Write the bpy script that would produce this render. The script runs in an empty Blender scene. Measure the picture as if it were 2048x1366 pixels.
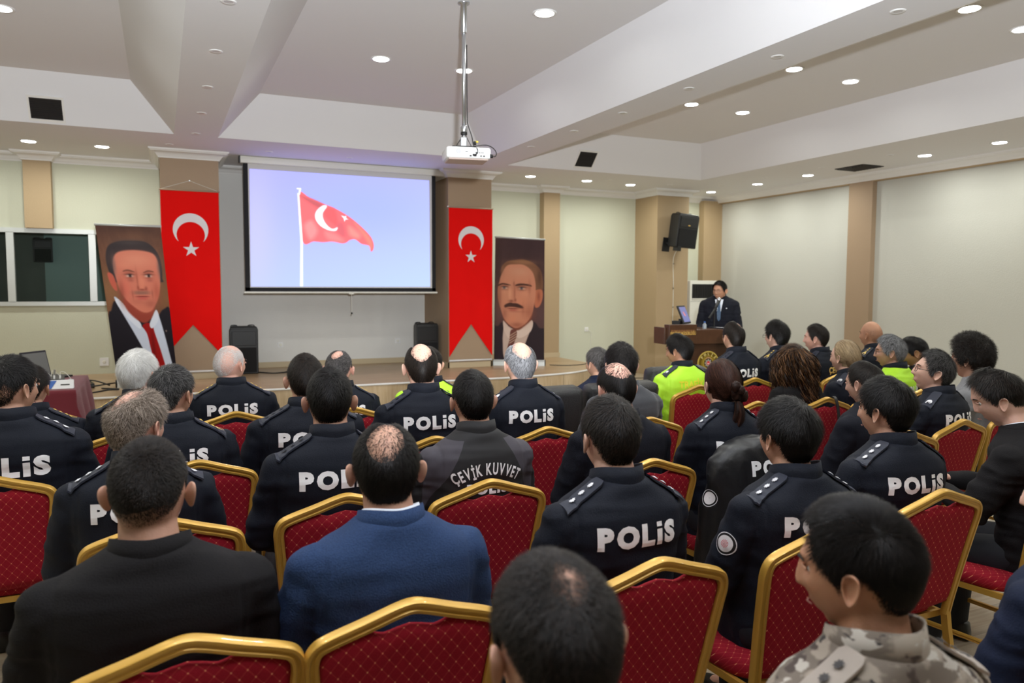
import bpy, bmesh, math, random
import numpy as np
from mathutils import Vector, Matrix, Euler
from mathutils.bvhtree import BVHTree
PI = math.pi
random.seed(7); RNG = np.random.default_rng(11)
scn = bpy.context.scene
COL = scn.collection

# ------------------------------------------------------------ camera, world, exposure
cam_d = bpy.data.cameras.new('camera'); cam = bpy.data.objects.new('camera', cam_d); COL.objects.link(cam)
YAW, PITCH, ROLL = 0.43191, 0.07008, -0.00355
fw = Vector((math.sin(YAW)*math.cos(PITCH), math.cos(YAW)*math.cos(PITCH), -math.sin(PITCH)))
rt = Vector((math.cos(YAW), -math.sin(YAW), 0)); dn = fw.cross(rt)
r2 = rt*math.cos(ROLL) + dn*math.sin(ROLL); d2 = -rt*math.sin(ROLL) + dn*math.cos(ROLL)
mw = Matrix.Identity(4)
for i in range(3):
    mw[i][0] = r2[i]; mw[i][1] = -d2[i]; mw[i][2] = -fw[i]
mw.translation = (0, 0, 1.65)
cam.matrix_world = mw
cam_d.sensor_width = 36; cam_d.lens = 36*1521.5/2048
cam_d.clip_start = 0.05; cam_d.clip_end = 60
cam_d.dof.use_dof = True; cam_d.dof.focus_distance = 3.3; cam_d.dof.aperture_fstop = 3.6
scn.camera = cam
world = bpy.data.worlds.new('world'); scn.world = world; world.use_nodes = True
world.node_tree.nodes['Background'].inputs[0].default_value = (0.9, 0.93, 1, 1)
world.node_tree.nodes['Background'].inputs[1].default_value = 0.3
vs = scn.view_settings
vs.view_transform = 'Standard'; vs.look = 'None'; vs.gamma = 1; vs.use_curve_mapping = False; vs.exposure = 0.68

def add_light(name, kind, loc, energy, color=(1, 1, 1), size=0.3, target=None, parent=None, spread=None, shape='DISK'):
    l = bpy.data.lights.new(name, kind); l.energy = energy; l.color = color
    if kind == 'AREA':
        l.shape = shape; l.size = size
        if spread: l.spread = spread
    elif kind == 'SPOT':
        l.spot_size = spread or 1.2; l.spot_blend = 0.35; l.shadow_soft_size = size
    else:
        l.shadow_soft_size = size
    o = bpy.data.objects.new(name, l); COL.objects.link(o); o.location = loc
    if target is not None:
        o.rotation_euler = (Vector(target)-Vector(loc)).to_track_quat('-Z', 'Y').to_euler()
    if parent: o.parent = parent
    return o
# the photographer's flash, turned up and thrown against the ceiling
add_light('camera_flash', 'SPOT', (0.12, -0.15, 1.98), 1150, (0.92, 0.96, 1.0), 0.05, (1.25, 2.75, 4.1), spread=1.72)
DL_E, DL_C = 7.6, (0.98, 1.0, 0.92)
DL_LOW = [(-1.483, 11.54), (-0.657, 11.56), (5.614, 11.47), (6.72, 11.52), (7.674, 11.614), (9.623, 11.795), (9.625, 10.543),
          (9.621, 9.382), (9.645, 7.311), (9.638, 6.271), (9.63, 4.1), (9.63, 2.0), (9.63, 0.0), (-3.2, 11.55), (-4.3, 9.5), (-4.3, 7.0), (-4.3, 4.5), (-4.3, 2.0)]
DL_HIGH = [(-1.18, 8.2), (2.144, 8.22), (3.08, 8.25), (3.078, 6.25), (6.6, 8.42), (7.46, 8.5), (6.62, 6.6), (7.5, 6.7), (6.62, 4.56), (7.47, 4.69),
           (-1.18, 6.0), (-1.18, 3.8), (-1.18, 1.6), (3.08, 4.1), (3.08, 2.0), (2.14, 3.2), (7.5, 2.6), (6.62, 2.5), (2.2, 0.0), (7.5, 0.4), (-3.0, 8.2), (-3.0, 6.0), (-3.0, 3.8)]

# ------------------------------------------------------------ materials
def mat(name, col, rough=0.6, metal=0.0, spec=0.5, emit=None, estr=0, noise=None, bump=None, sheen=0, alpha=None, trans=0, coat=0):
    m = bpy.data.materials.new(name); m.use_nodes = True
    nt = m.node_tree; b = nt.nodes['Principled BSDF']
    b.inputs['Base Color'].default_value = (*col, 1); b.inputs['Roughness'].default_value = rough
    b.inputs['Metallic'].default_value = metal; b.inputs['Specular IOR Level'].default_value = spec
    if sheen: b.inputs['Sheen Weight'].default_value = sheen; b.inputs['Sheen Roughness'].default_value = 0.4
    if coat: b.inputs['Coat Weight'].default_value = coat
    if trans: b.inputs['Transmission Weight'].default_value = trans
    if alpha is not None: b.inputs['Alpha'].default_value = alpha
    if emit: b.inputs['Emission Color'].default_value = (*emit, 1); b.inputs['Emission Strength'].default_value = estr
    if noise or bump:
        tc = nt.nodes.new('ShaderNodeTexCoord')
    if noise:   # (scale, amount)
        n = nt.nodes.new('ShaderNodeTexNoise'); n.inputs['Scale'].default_value = noise[0]; n.inputs['Detail'].default_value = 4
        nt.links.new(tc.outputs['Object'], n.inputs['Vector'])
        mx = nt.nodes.new('ShaderNodeMix'); mx.data_type = 'RGBA'
        mx.inputs[6].default_value = (*[c*(1-noise[1]) for c in col], 1); mx.inputs[7].default_value = (*[min(1, c*(1+noise[1])) for c in col], 1)
        nt.links.new(n.outputs['Fac'], mx.inputs[0]); nt.links.new(mx.outputs[2], b.inputs['Base Color'])
    if bump:    # (scale, strength, stretch)
        mp = nt.nodes.new('ShaderNodeMapping'); nt.links.new(tc.outputs['Object'], mp.inputs['Vector'])
        mp.inputs['Scale'].default_value = bump[2] if len(bump) > 2 else (1, 1, 1)
        n2 = nt.nodes.new('ShaderNodeTexNoise'); n2.inputs['Scale'].default_value = bump[0]; n2.inputs['Detail'].default_value = 5
        nt.links.new(mp.outputs[0], n2.inputs['Vector'])
        bp = nt.nodes.new('ShaderNodeBump'); bp.inputs['Strength'].default_value = bump[1]; bp.inputs['Distance'].default_value = 0.02
        nt.links.new(n2.outputs['Fac'], bp.inputs['Height']); nt.links.new(bp.outputs[0], b.inputs['Normal'])
    return m
def vcol_mat(name, rough=0.6, estr=0.0):
    m = bpy.data.materials.new(name); m.use_nodes = True; nt = m.node_tree; b = nt.nodes['Principled BSDF']
    a = nt.nodes.new('ShaderNodeAttribute'); a.attribute_name = 'paint'
    b.inputs['Roughness'].default_value = rough; b.inputs['Specular IOR Level'].default_value = .12
    if estr:
        b.inputs['Base Color'].default_value = (0.02, 0.02, 0.02, 1)
        nt.links.new(a.outputs['Color'], b.inputs['Emission Color']); b.inputs['Emission Strength'].default_value = estr
    else:
        nt.links.new(a.outputs['Color'], b.inputs['Base Color'])
    return m
def s2l(c):
    return tuple((x/255/12.92 if x/255 <= .04045 else ((x/255+.055)/1.055)**2.4) for x in c)

def plank_mat(name, c1, c2, c3, L, W, axis):
    m = bpy.data.materials.new(name); m.use_nodes = True; nt = m.node_tree; b = nt.nodes['Principled BSDF']
    tc = nt.nodes.new('ShaderNodeTexCoord'); mp = nt.nodes.new('ShaderNodeMapping'); nt.links.new(tc.outputs['Object'], mp.inputs[0])
    if axis == 'Y': mp.inputs['Rotation'].default_value = (0, 0, PI/2)
    if axis == 'Z': mp.inputs['Rotation'].default_value = (0, PI/2, 0)
    if axis == 'XZ': mp.inputs['Rotation'].default_value = (PI/2, 0, PI/2)
    br = nt.nodes.new('ShaderNodeTexBrick'); nt.links.new(mp.outputs[0], br.inputs['Vector'])
    br.inputs['Scale'].default_value = 1; br.inputs['Brick Width'].default_value = L; br.inputs['Row Height'].default_value = W
    br.inputs['Mortar Size'].default_value = 0.0018; br.inputs['Color1'].default_value = (*c1, 1); br.inputs['Color2'].default_value = (*c2, 1)
    br.inputs['Mortar'].default_value = (*[x*.45 for x in c1], 1); br.offset = 0.37; br.inputs['Bias'].default_value = 0
    mp2 = nt.nodes.new('ShaderNodeMapping'); nt.links.new(mp.outputs[0], mp2.inputs[0]); mp2.inputs['Scale'].default_value = (1.2, 14, 14)
    n = nt.nodes.new('ShaderNodeTexNoise'); n.inputs['Scale'].default_value = 2.2; n.inputs['Detail'].default_value = 6; n.inputs['Distortion'].default_value = .8
    nt.links.new(mp2.outputs[0], n.inputs['Vector'])
    cr = nt.nodes.new('ShaderNodeValToRGB'); nt.links.new(n.outputs['Fac'], cr.inputs[0])
    cr.color_ramp.elements[0].position = .32; cr.color_ramp.elements[0].color = (*c3, 1); cr.color_ramp.elements[1].position = .7; cr.color_ramp.elements[1].color = (1, 1, 1, 1)
    mx = nt.nodes.new('ShaderNodeMix'); mx.data_type = 'RGBA'; mx.blend_type = 'MULTIPLY'; mx.inputs[0].default_value = .75
    nt.links.new(br.outputs['Color'], mx.inputs[6]); nt.links.new(cr.outputs[0], mx.inputs[7]); nt.links.new(mx.outputs[2], b.inputs['Base Color'])
    b.inputs['Roughness'].default_value = .38
    return m

def upholstery():
    m = bpy.data.materials.new('red_upholstery'); m.use_nodes = True; nt = m.node_tree; b = nt.nodes['Principled BSDF']; N = nt.nodes.new; Lk = nt.links.new
    def M(op, a, c=None, v=None):
        n = N('ShaderNodeMath'); n.operation = op
        if hasattr(a, 'is_linked') or hasattr(a, 'links'): Lk(a, n.inputs[0])
        else: n.inputs[0].default_value = a
        if c is not None:
            if hasattr(c, 'links'): Lk(c, n.inputs[1])
            else: n.inputs[1].default_value = c
        return n.outputs[0]
    tc = N('ShaderNodeTexCoord'); sp = N('ShaderNodeSeparateXYZ'); Lk(tc.outputs['Object'], sp.inputs[0])
    zz = M('ADD', sp.outputs[2], sp.outputs[1]); P = 0.033
    u = M('DIVIDE', M('ADD', sp.outputs[0], zz), P); v = M('DIVIDE', M('SUBTRACT', sp.outputs[0], zz), P)
    def dist(x):   # distance to the nearest integer
        return M('ABSOLUTE', M('SUBTRACT', M('FRACT', M('ADD', x, 0.5)), 0.5))
    du, dv = dist(u), dist(v)
    line = M('LESS_THAN', M('MINIMUM', du, dv), 0.045)
    dot = M('LESS_THAN', M('ADD', M('MULTIPLY', du, du), M('MULTIPLY', dv, dv)), 0.0065)
    nz = N('ShaderNodeTexNoise'); nz.inputs['Scale'].default_value = 260; Lk(tc.outputs['Object'], nz.inputs['Vector'])
    base = N('ShaderNodeMix'); base.data_type = 'RGBA'; base.inputs[6].default_value = (0.27, 0.006, 0.017, 1); base.inputs[7].default_value = (0.37, 0.011, 0.026, 1); Lk(nz.outputs['Fac'], base.inputs[0])
    m1 = N('ShaderNodeMix'); m1.data_type = 'RGBA'; m1.inputs[7].default_value = (0.50, 0.05, 0.045, 1); Lk(M('MULTIPLY', line, 0.55), m1.inputs[0]); Lk(base.outputs[2], m1.inputs[6])
    m2 = N('ShaderNodeMix'); m2.data_type = 'RGBA'; m2.inputs[7].default_value = (0.80, 0.30, 0.16, 1); Lk(dot, m2.inputs[0]); Lk(m1.outputs[2], m2.inputs[6])
    Lk(m2.outputs[2], b.inputs['Base Color']); b.inputs['Roughness'].default_value = .8; b.inputs['Specular IOR Level'].default_value = .2
    bp = N('ShaderNodeBump'); bp.inputs['Strength'].default_value = .35; bp.inputs['Distance'].default_value = .004
    Lk(M('MINIMUM', M('MINIMUM', du, dv), 0.18), bp.inputs['Height']); Lk(bp.outputs[0], b.inputs['Normal'])
    return m

MT = dict(
    cream=mat('cream_wallpaper', (0.59, 0.60, 0.475), .8, bump=(60, .12)),
    greywall=mat('pale_wallpaper', (0.55, 0.55, 0.50), .8, bump=(60, .15)), stagewall=mat('stage_wallpaper', (0.74, 0.73, 0.70), .8, bump=(90, .3)),
    ceil=mat('ceiling_paint', (0.77, 0.77, 0.80), .85, bump=(3, .05)),
    crown=mat('crown_plaster', (0.78, 0.77, 0.75), .6),
    tan=mat('tan_wallpaper', (0.42, 0.305, 0.175), .65, bump=(90, .15)),
    dktan=mat('dark_tan_wallpaper', (0.36, 0.255, 0.165), .65, bump=(90, .15)),
    floor=plank_mat('laminate_floor', (.50, .42, .31), (.36, .30, .22), (.62, .55, .48), 1.2, .19, 'X'),
    stagetop=plank_mat('stage_laminate', (.50, .36, .215), (.44, .31, .18), (.7, .6, .5), 1.2, .19, 'X'),
    stageface=plank_mat('stage_face_laminate', (.66, .53, .36), (.58, .45, .29), (.75, .66, .55), .9, .19, 'Z'),
    metal=mat('steel', (0.55, 0.56, 0.58), .3, .9), alu=mat('aluminium', (0.60, 0.62, 0.60), .4, .3),
    gold=mat('gold_lacquer', (0.60, 0.345, 0.058), .34, .35, noise=(9, .08), coat=.3),
    red=upholstery(),
    black=mat('black_plastic', (0.008, 0.008, 0.009), .5), blackmat=mat('black_grille', (0.004, 0.004, 0.005), .8, bump=(400, .5)),
    leather=mat('black_leather', (0.018, 0.018, 0.02), .38, bump=(180, .25)),
    white=mat('white_plastic', (0.80, 0.80, 0.80), .4), offw=mat('off_white_plastic', (0.74, 0.73, 0.66), .45),
    flagred=mat('red_satin', (0.78, 0.006, 0.005), .9, spec=.1, noise=(3, .06)), flagwhite=mat('white_print', (0.74, 0.70, 0.71), .6),
    wood=mat('dark_walnut', (0.055, 0.022, 0.010), .32, noise=(14, .3)), wood2=mat('sign_walnut', (0.070, 0.028, 0.012), .35, noise=(20, .3)),
    goldprint=mat('gold_print', (0.62, 0.40, 0.09), .4), maroon=mat('maroon_cloth', (0.14, 0.006, 0.016), .8, bump=(300, .3), sheen=.3),
    lamp=mat('downlight_glow', (1, 1, 1), .5, emit=(1.0, 0.985, 0.95), estr=14),
    screenw=mat('screen_white', (0.62, 0.61, 0.60), .7), screenb=mat('screen_border', (0.006, 0.006, 0.008), .8),
    letter=mat('white_lettering', (0.95, 0.95, 0.97), .5), letterg=mat('gold_lettering', (0.78, 0.56, 0.16), .45),
    letterhv=mat('amber_lettering', (0.85, 0.80, 0.05), .5), grid=mat('dark_grille', (0.015, 0.013, 0.012), .5),
    navy=mat('navy_uniform', (0.0045, 0.0068, 0.0150), .75, spec=.3, bump=(220, .15)),
    blk=mat('black_suit', (0.0075, 0.0065, 0.0075), .85, spec=.25, bump=(250, .2)),
    navysuit=mat('navy_suit', (0.006, 0.011, 0.032), .8, spec=.25, bump=(250, .2)),
    dksuit=mat('midnight_suit', (0.0055, 0.0065, 0.013), .8, spec=.25, bump=(250, .2)),
    bluesuit=mat('blue_wool', (0.024, 0.050, 0.125), .85, spec=.25, noise=(190, .35), bump=(250, .3)),
    greysuit=mat('grey_wool', (0.23, 0.23, 0.24), .85, noise=(240, .25), sheen=.2), charcoal=mat('charcoal_wool', (0.060, 0.062, 0.072), .85, noise=(240, .25), sheen=.15),
    hiviz=mat('fluorescent_yellow', (0.50, 0.90, 0.035), .6, bump=(200, .15)), rain=mat('black_nylon', (0.012, 0.012, 0.014), .42, bump=(14, .3)),
    greyp=mat('grey_panel_cloth', (0.075, 0.068, 0.085), .75, bump=(220, .2)),
    trousers=mat('dark_trousers', (0.008, 0.009, 0.014), .8), shoe=mat('black_shoe', (0.01, 0.01, 0.01), .35),
    shirt=mat('white_shirt', (0.72, 0.76, 0.84), .7), board=mat('epaulette_navy', (0.018, 0.022, 0.040), .6), silver=mat('silver_thread', (0.80, 0.80, 0.84), .4),
    goldt=mat('gold_thread', (0.80, 0.55, 0.10), .35), eyew=mat('eye_white', (0.75, 0.72, 0.68), .3), iris=mat('brown_iris', (0.03, 0.015, 0.008), .2),
    tieblue=mat('blue_tie', (0.02, 0.06, 0.13), .5, noise=(60, .5)), brow=mat('eyebrow_hair', (0.015, 0.011, 0.009), .8), lip=mat('lip', (0.36, 0.14, 0.11), .5),
    green=mat('green_brassard', (0.012, 0.055, 0.042), .6), yellow=mat('yellow_plug', (0.8, 0.62, 0.05), .4), greyd=mat('grey_screen', (0.16, 0.17, 0.16), .3),
    paper=mat('white_paper', (0.8, 0.8, 0.82), .7), bluep=mat('blue_print', (0.02, 0.10, 0.40), .5),
    darkroom=mat('booth_wall', (0.16, 0.20, 0.17), .8), reflpanel=mat('green_reflection_panel', (0.40, 0.62, 0.56), .8), tag=mat('white_tag', (0.7, 0.7, 0.7), .6),
)
def skin(name, c):
    m = mat(name, c, .52, noise=(35, .07), bump=(240, .1))
    b = m.node_tree.nodes['Principled BSDF']; b.inputs['Subsurface Weight'].default_value = .12; b.inputs['Subsurface Radius'].default_value = (.012, .004, .002)
    return m
SK = dict(fair=skin('fair_skin', (0.70, 0.42, 0.32)), mid=skin('mid_skin', (0.60, 0.33, 0.23)), tan=skin('tan_skin', (0.50, 0.25, 0.15)), pink=skin('pink_skin', (0.72, 0.40, 0.31)))
def hairmat(name, c1, c2, thr, rough=.45):
    m = bpy.data.materials.new(name); m.use_nodes = True; nt = m.node_tree; b = nt.nodes['Principled BSDF']
    a = nt.nodes.new('ShaderNodeAttribute'); a.attribute_name = 'rnd'
    cr = nt.nodes.new('ShaderNodeValToRGB'); nt.links.new(a.outputs['Fac'], cr.inputs[0])
    e = cr.color_ramp.elements; e[0].position = max(0, thr-.3); e[0].color = (*c1, 1); e[1].position = min(1, thr+.3); e[1].color = (*c2, 1)
    nt.links.new(cr.outputs[0], b.inputs['Base Color']); b.inputs['Roughness'].default_value = rough; b.inputs['Specular IOR Level'].default_value = .22
    return m
HM = dict(black=hairmat('black_hair', (.0025, .002, .002), (.014, .010, .009), .6), dark=hairmat('dark_brown_hair', (.005, .0035, .003), (.030, .020, .015), .6),
          saltp=hairmat('salt_and_pepper_hair', (.012, .011, .011), (.20, .19, .19), .75), greyd=hairmat('dark_grey_hair', (.02, .018, .018), (.16, .145, .14), .6),
          grey=hairmat('grey_hair', (.06, .06, .065), (.42, .42, .44), .5), white=hairmat('white_hair', (.60, .59, .57), (.90, .89, .87), .35),
          sandy=hairmat('greying_sandy_hair', (.08, .055, .038), (.42, .34, .28), .5), stub=hairmat('pale_stubble', (.45, .40, .38), (.75, .72, .70), .5),
          brown=hairmat('chestnut_hair', (.018, .007, .005), (.09, .035, .022), .6), curl=hairmat('curly_brown_hair', (.016, .007, .004), (.22, .105, .045), .75),
          blonde=hairmat('highlighted_blonde_hair', (.12, .07, .035), (.62, .46, .27), .4), dkst=hairmat('dark_stubble', (.03, .02, .016), (.12, .08, .06), .5))

# ------------------------------------------------------------ mesh helpers
class MB:
    def __init__(s): s.v = []; s.f = []; s.mi = []
    def add(s, V, F, mi=0):
        o = len(s.v); s.v.extend([tuple(map(float, p)) for p in V]); s.f.extend([tuple(int(i)+o for i in f) for f in F]); s.mi.extend([mi]*len(F)); return s
    def box(s, c, d, R=None, mi=0, bev=0):
        x, y, z = d[0]/2, d[1]/2, d[2]/2
        if bev:
            bm = bmesh.new(); bmesh.ops.create_cube(bm, size=1); bmesh.ops.scale(bm, vec=d, verts=bm.verts)
            bmesh.ops.bevel(bm, geom=bm.edges[:], offset=bev, segments=2, profile=.5, affect='EDGES')
            bm.verts.index_update(); V = [v.co.copy() for v in bm.verts]; F = [[v.index for v in f.verts] for f in bm.faces]; bm.free()
        else:
            V = [Vector((a*x, b*y, e*z)) for a in (-1, 1) for b in (-1, 1) for e in (-1, 1)]
            F = [(0, 1, 3, 2), (4, 6, 7, 5), (0, 4, 5, 1), (2, 3, 7, 6), (0, 2, 6, 4), (1, 5, 7, 3)]
        if R is not None: V = [R @ v for v in V]
        return s.add([v+Vector(c) for v in V], F, mi)
    def b2(s, p0, p1, mi=0, bev=0):
        return s.box([(a+b)/2 for a, b in zip(p0, p1)], [abs(b-a) for a, b in zip(p0, p1)], None, mi, bev)
    def rings(s, R, cap=True, mi=0, close=False):
        n = len(R[0]); V = [p for r in R for p in r]; F = []
        m = len(R)
        for i in range(m if close else m-1):
            for j in range(n):
                a, b2_ = i*n+j, i*n+(j+1) % n; c, d = ((i+1) % m)*n+(j+1) % n, ((i+1) % m)*n+j
                F.append((a, b2_, c, d))
        if cap and not close: F.append(tuple(range(n))[::-1]); F.append(tuple(range((m-1)*n, m*n)))
        return s.add(V, F, mi)
    def tube(s, pts, r, n=8, mi=0, up=(0, 0, 1), prof=None, cap=True, close=False):
        pts = [Vector(p) for p in pts]; R = []; m = len(pts); up = Vector(up)
        for i, p in enumerate(pts):
            if close: t = (pts[(i+1) % m]-pts[i-1])
            else: t = (pts[min(i+1, m-1)]-pts[max(i-1, 0)])
            t.normalize(); u = up-t*up.dot(t)
            if u.length < 1e-4: u = Vector((1, 0, 0))-t*t.x
            u.normalize(); w = t.cross(u); rr = r[i] if hasattr(r, '__len__') else r
            if prof: R.append([p+u*(a*rr)+w*(b*rr) for a, b in prof])
            else: R.append([p+u*(math.cos(k*2*PI/n)*rr)+w*(math.sin(k*2*PI/n)*rr) for k in range(n)])
        return s.rings(R, cap, mi, close)
    def lathe(s, prof, n=24, c=(0, 0, 0), mi=0, ax='z', cap=True):
        R = []
        for r, h in prof:
            q = []
            for k in range(n):
                a = k*2*PI/n; x, y = r*math.cos(a), r*math.sin(a)
                q.append({'z': (c[0]+x, c[1]+y, c[2]+h), 'y': (c[0]+x, c[1]+h, c[2]+y), 'x': (c[0]+h, c[1]+x, c[2]+y)}[ax])
            R.append(q)
        return s.rings(R, cap, mi)
    def prism(s, poly, z0, z1, mi=0, ax='z'):
        n = len(poly)
        def P(a, b, h): return {'z': (a, b, h), 'y': (a, h, b), 'x': (h, a, b)}[ax]
        V = [P(a, b, z0) for a, b in poly]+[P(a, b, z1) for a, b in poly]
        F = [tuple(range(n))[::-1], tuple(range(n, 2*n))]+[(i, (i+1) % n, n+(i+1) % n, n+i) for i in range(n)]
        return s.add(V, F, mi)
def link_mesh(name, me, m=None, parent=None, smooth=True, loc=None):
    o = bpy.data.objects.new(name, me); COL.objects.link(o)
    if m is not None:
        for x in (m if isinstance(m, (list, tuple)) else [m]): me.materials.append(x)
    if smooth: me.shade_smooth()
    if parent: o.parent = parent
    if loc: o.location = loc
    return o
def obj(name, mb, m, parent=None, smooth=False, loc=None, fixn=True, bevel=0, auto=None):
    me = bpy.data.meshes.new(name); me.from_pydata(mb.v, [], mb.f); me.update()
    if any(mb.mi): me.polygons.foreach_set('material_index', mb.mi)
    if fixn:
        bm = bmesh.new(); bm.from_mesh(me); bmesh.ops.recalc_face_normals(bm, faces=bm.faces); bm.to_mesh(me); bm.free()
    o = link_mesh(name, me, m, parent, smooth, loc)
    if auto:
        me.shade_smooth()
        try: me.set_sharp_from_angle(angle=auto)
        except Exception: pass
    if bevel:
        b = o.modifiers.new('bevel', 'BEVEL'); b.width = bevel; b.segments = 2; b.limit_method = 'ANGLE'
    return o
def tag(o, label, cat, group=None):
    o['label'] = label; o['category'] = cat
    if group: o['group'] = group
    return o
def empty(name, loc=(0, 0, 0), rz=0, label=None, cat=None, group=None):
    o = bpy.data.objects.new(name, None); COL.objects.link(o); o.location = loc; o.rotation_euler = (0, 0, rz); o.empty_display_size = .1
    if label: tag(o, label, cat, group)
    return o
def struct(name, mb, m, **k):
    o = obj(name, mb, m, **k); o['kind'] = 'structure'; return o
def copy_tree(o, parent=None):
    c = o.copy(); COL.objects.link(c)
    if parent: c.parent = parent
    for ch in list(o.children): copy_tree(ch, c)
    return c
def spline(P, n=8, closed=False):
    P = [np.array(p, float) for p in P]; m = len(P); out = []
    for i in range(m if closed else m-1):
        p0, p1, p2, p3 = (P[(i-1) % m], P[i], P[(i+1) % m], P[(i+2) % m]) if closed else (P[max(i-1, 0)], P[i], P[i+1], P[min(i+2, m-1)])
        for k in range(n):
            t = k/n; out.append(.5*((2*p1)+(-p0+p2)*t+(2*p0-5*p1+4*p2-p3)*t*t+(-p0+3*p1-3*p2+p3)*t**3))
    if not closed: out.append(P[-1])
    return out
def text_geo(body, size, bold=0.0, sx=1.0, cut=0.0, space=1.0):
    cu = bpy.data.curves.new('t', 'FONT'); cu.body = body; cu.size = size; cu.offset = bold; cu.align_x = 'CENTER'; cu.space_character = space
    cu.resolution_u = 3
    o = bpy.data.objects.new('t', cu); COL.objects.link(o); bpy.context.view_layer.update()
    me = bpy.data.meshes.new_from_object(o.evaluated_get(bpy.context.evaluated_depsgraph_get()))
    bpy.data.objects.remove(o); bpy.data.curves.remove(cu)
    bm = bmesh.new(); bm.from_mesh(me); bpy.data.meshes.remove(me)
    bmesh.ops.scale(bm, vec=(sx, 1, 1), verts=bm.verts)
    if cut:
        xs = [v.co.x for v in bm.verts]; ys = [v.co.y for v in bm.verts]
        for a0, a1, nrm in ((min(xs), max(xs), (1, 0, 0)), (min(ys), max(ys), (0, 1, 0))):
            t = a0+cut
            while t < a1:
                co = (t, 0, 0) if nrm[0] else (0, t, 0)
                bmesh.ops.bisect_plane(bm, geom=bm.verts[:]+bm.edges[:]+bm.faces[:], plane_co=co, plane_no=nrm); t += cut
    bm.verts.index_update(); V = np.array([v.co[:] for v in bm.verts]); F = [[v.index for v in f.verts] for f in bm.faces]; bm.free()
    yc = (V[:, 1].min()+V[:, 1].max())/2; V[:, 1] -= yc; V[:, 0] -= (V[:, 0].min()+V[:, 0].max())/2
    return V, F
# signed distance masks for printed pictures
def inside(U, V, P):
    P = np.array(P, float); n = len(P); c = np.zeros(U.shape, bool); d = np.full(U.shape, 1e9)
    for i in range(n):
        a, b = P[i], P[(i+1) % n]
        cond = ((a[1] > V) != (b[1] > V)); xi = (b[0]-a[0])*(V-a[1])/((b[1]-a[1]) or 1e-9)+a[0]
        c ^= cond & (U < xi)
        e = b-a; L = (e@e) or 1e-12; t = np.clip(((U-a[0])*e[0]+(V-a[1])*e[1])/L, 0, 1)
        d = np.minimum(d, np.hypot(U-a[0]-t*e[0], V-a[1]-t*e[1]))
    return np.where(c, d, -d)
def lay(img, U, V, P, col, soft=.006, smooth=True, alpha=1.0):
    if smooth: P = spline(P, 5, True)
    m = np.clip(inside(U, V, P)/soft+.5, 0, 1)[..., None]*alpha
    return img*(1-m)+np.array(col)*m
def blob(img, U, V, c, r, col, a=.5, p=2):
    m = np.exp(-(np.abs((U-c[0])/r[0])**p+np.abs((V-c[1])/r[1])**p))[..., None]*a
    return img*(1-m)+np.array(col)*m
def picture_mesh(name, corners, nx, ny, fn, m, parent=None, bow=None):
    # corners tl,tr,bl,br ; fn(U,V)->rgb (0..1 sRGB)
    U, V = np.meshgrid((np.arange(nx)+0.0)/(nx-1), (np.arange(ny)+0.0)/(ny-1))
    tl, tr, bl, br = [np.array(c, float) for c in corners]
    Pn = (tl*(1-U[..., None])+tr*U[..., None])*(1-V[..., None])+(bl*(1-U[..., None])+br*U[..., None])*V[..., None]
    if bow: Pn = bow(Pn, U, V)
    rgb = np.clip(fn(U, V), 0, 1); lin = np.where(rgb <= .04045, rgb/12.92, ((rgb+.055)/1.055)**2.4)
    idx = np.arange(nx*ny).reshape(ny, nx)
    F = np.stack([idx[:-1, :-1], idx[1:, :-1], idx[1:, 1:], idx[:-1, 1:]], -1).reshape(-1, 4)
    me = bpy.data.meshes.new(name); me.from_pydata(Pn.reshape(-1, 3).tolist(), [], F.tolist()); me.update()
    at = me.color_attributes.new('paint', 'FLOAT_COLOR', 'POINT'); at.data.foreach_set('color', np.concatenate([lin.reshape(-1, 3), np.ones((nx*ny, 1))], 1).astype(np.float32).ravel())
    return link_mesh(name, me, m, parent, True)
# ============================================================ THE ROOM
ZS, ZC, YW, XR = 3.5, 4.0, 12.6, 10.45
m = MB().b2((-6, -3.6, -.1), (11, 12.7, 0)); struct('floor', m, MT['floor'])
m = MB().b2((-6, -3.6, ZC), (11, 12.9, ZC+.1)); struct('ceiling', m, MT['ceil'])
m = MB().prism([(10.24, ZS), (12.9, ZS), (12.9, ZC), (9.85, ZC)], -6, 4.26, ax='x'); struct('trim_1', m, MT['ceil'])
m = MB().prism([(10.6, ZS), (12.9, ZS), (12.9, ZC), (10.12, ZC)], 4.26, 11, ax='x'); struct('trim_2', m, MT['ceil'])
m = MB().prism([(8.43, ZS), (11, ZS), (11, ZC), (8.03, ZC)], -3.6, 10.6, ax='y'); struct('trim_3', m, MT['ceil'])
m = MB().prism([(.195, ZS), (.695, ZS), (1.155, ZC), (-.255, ZC)], -3.6, 10.24, ax='y'); struct('trim_4', m, MT['ceil'])
m = MB().prism([(4.26, ZS), (4.80, ZS), (6.12, ZC), (3.83, ZC)], -3.6, 10.6, ax='y'); struct('trim_5', m, MT['ceil'])
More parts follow.
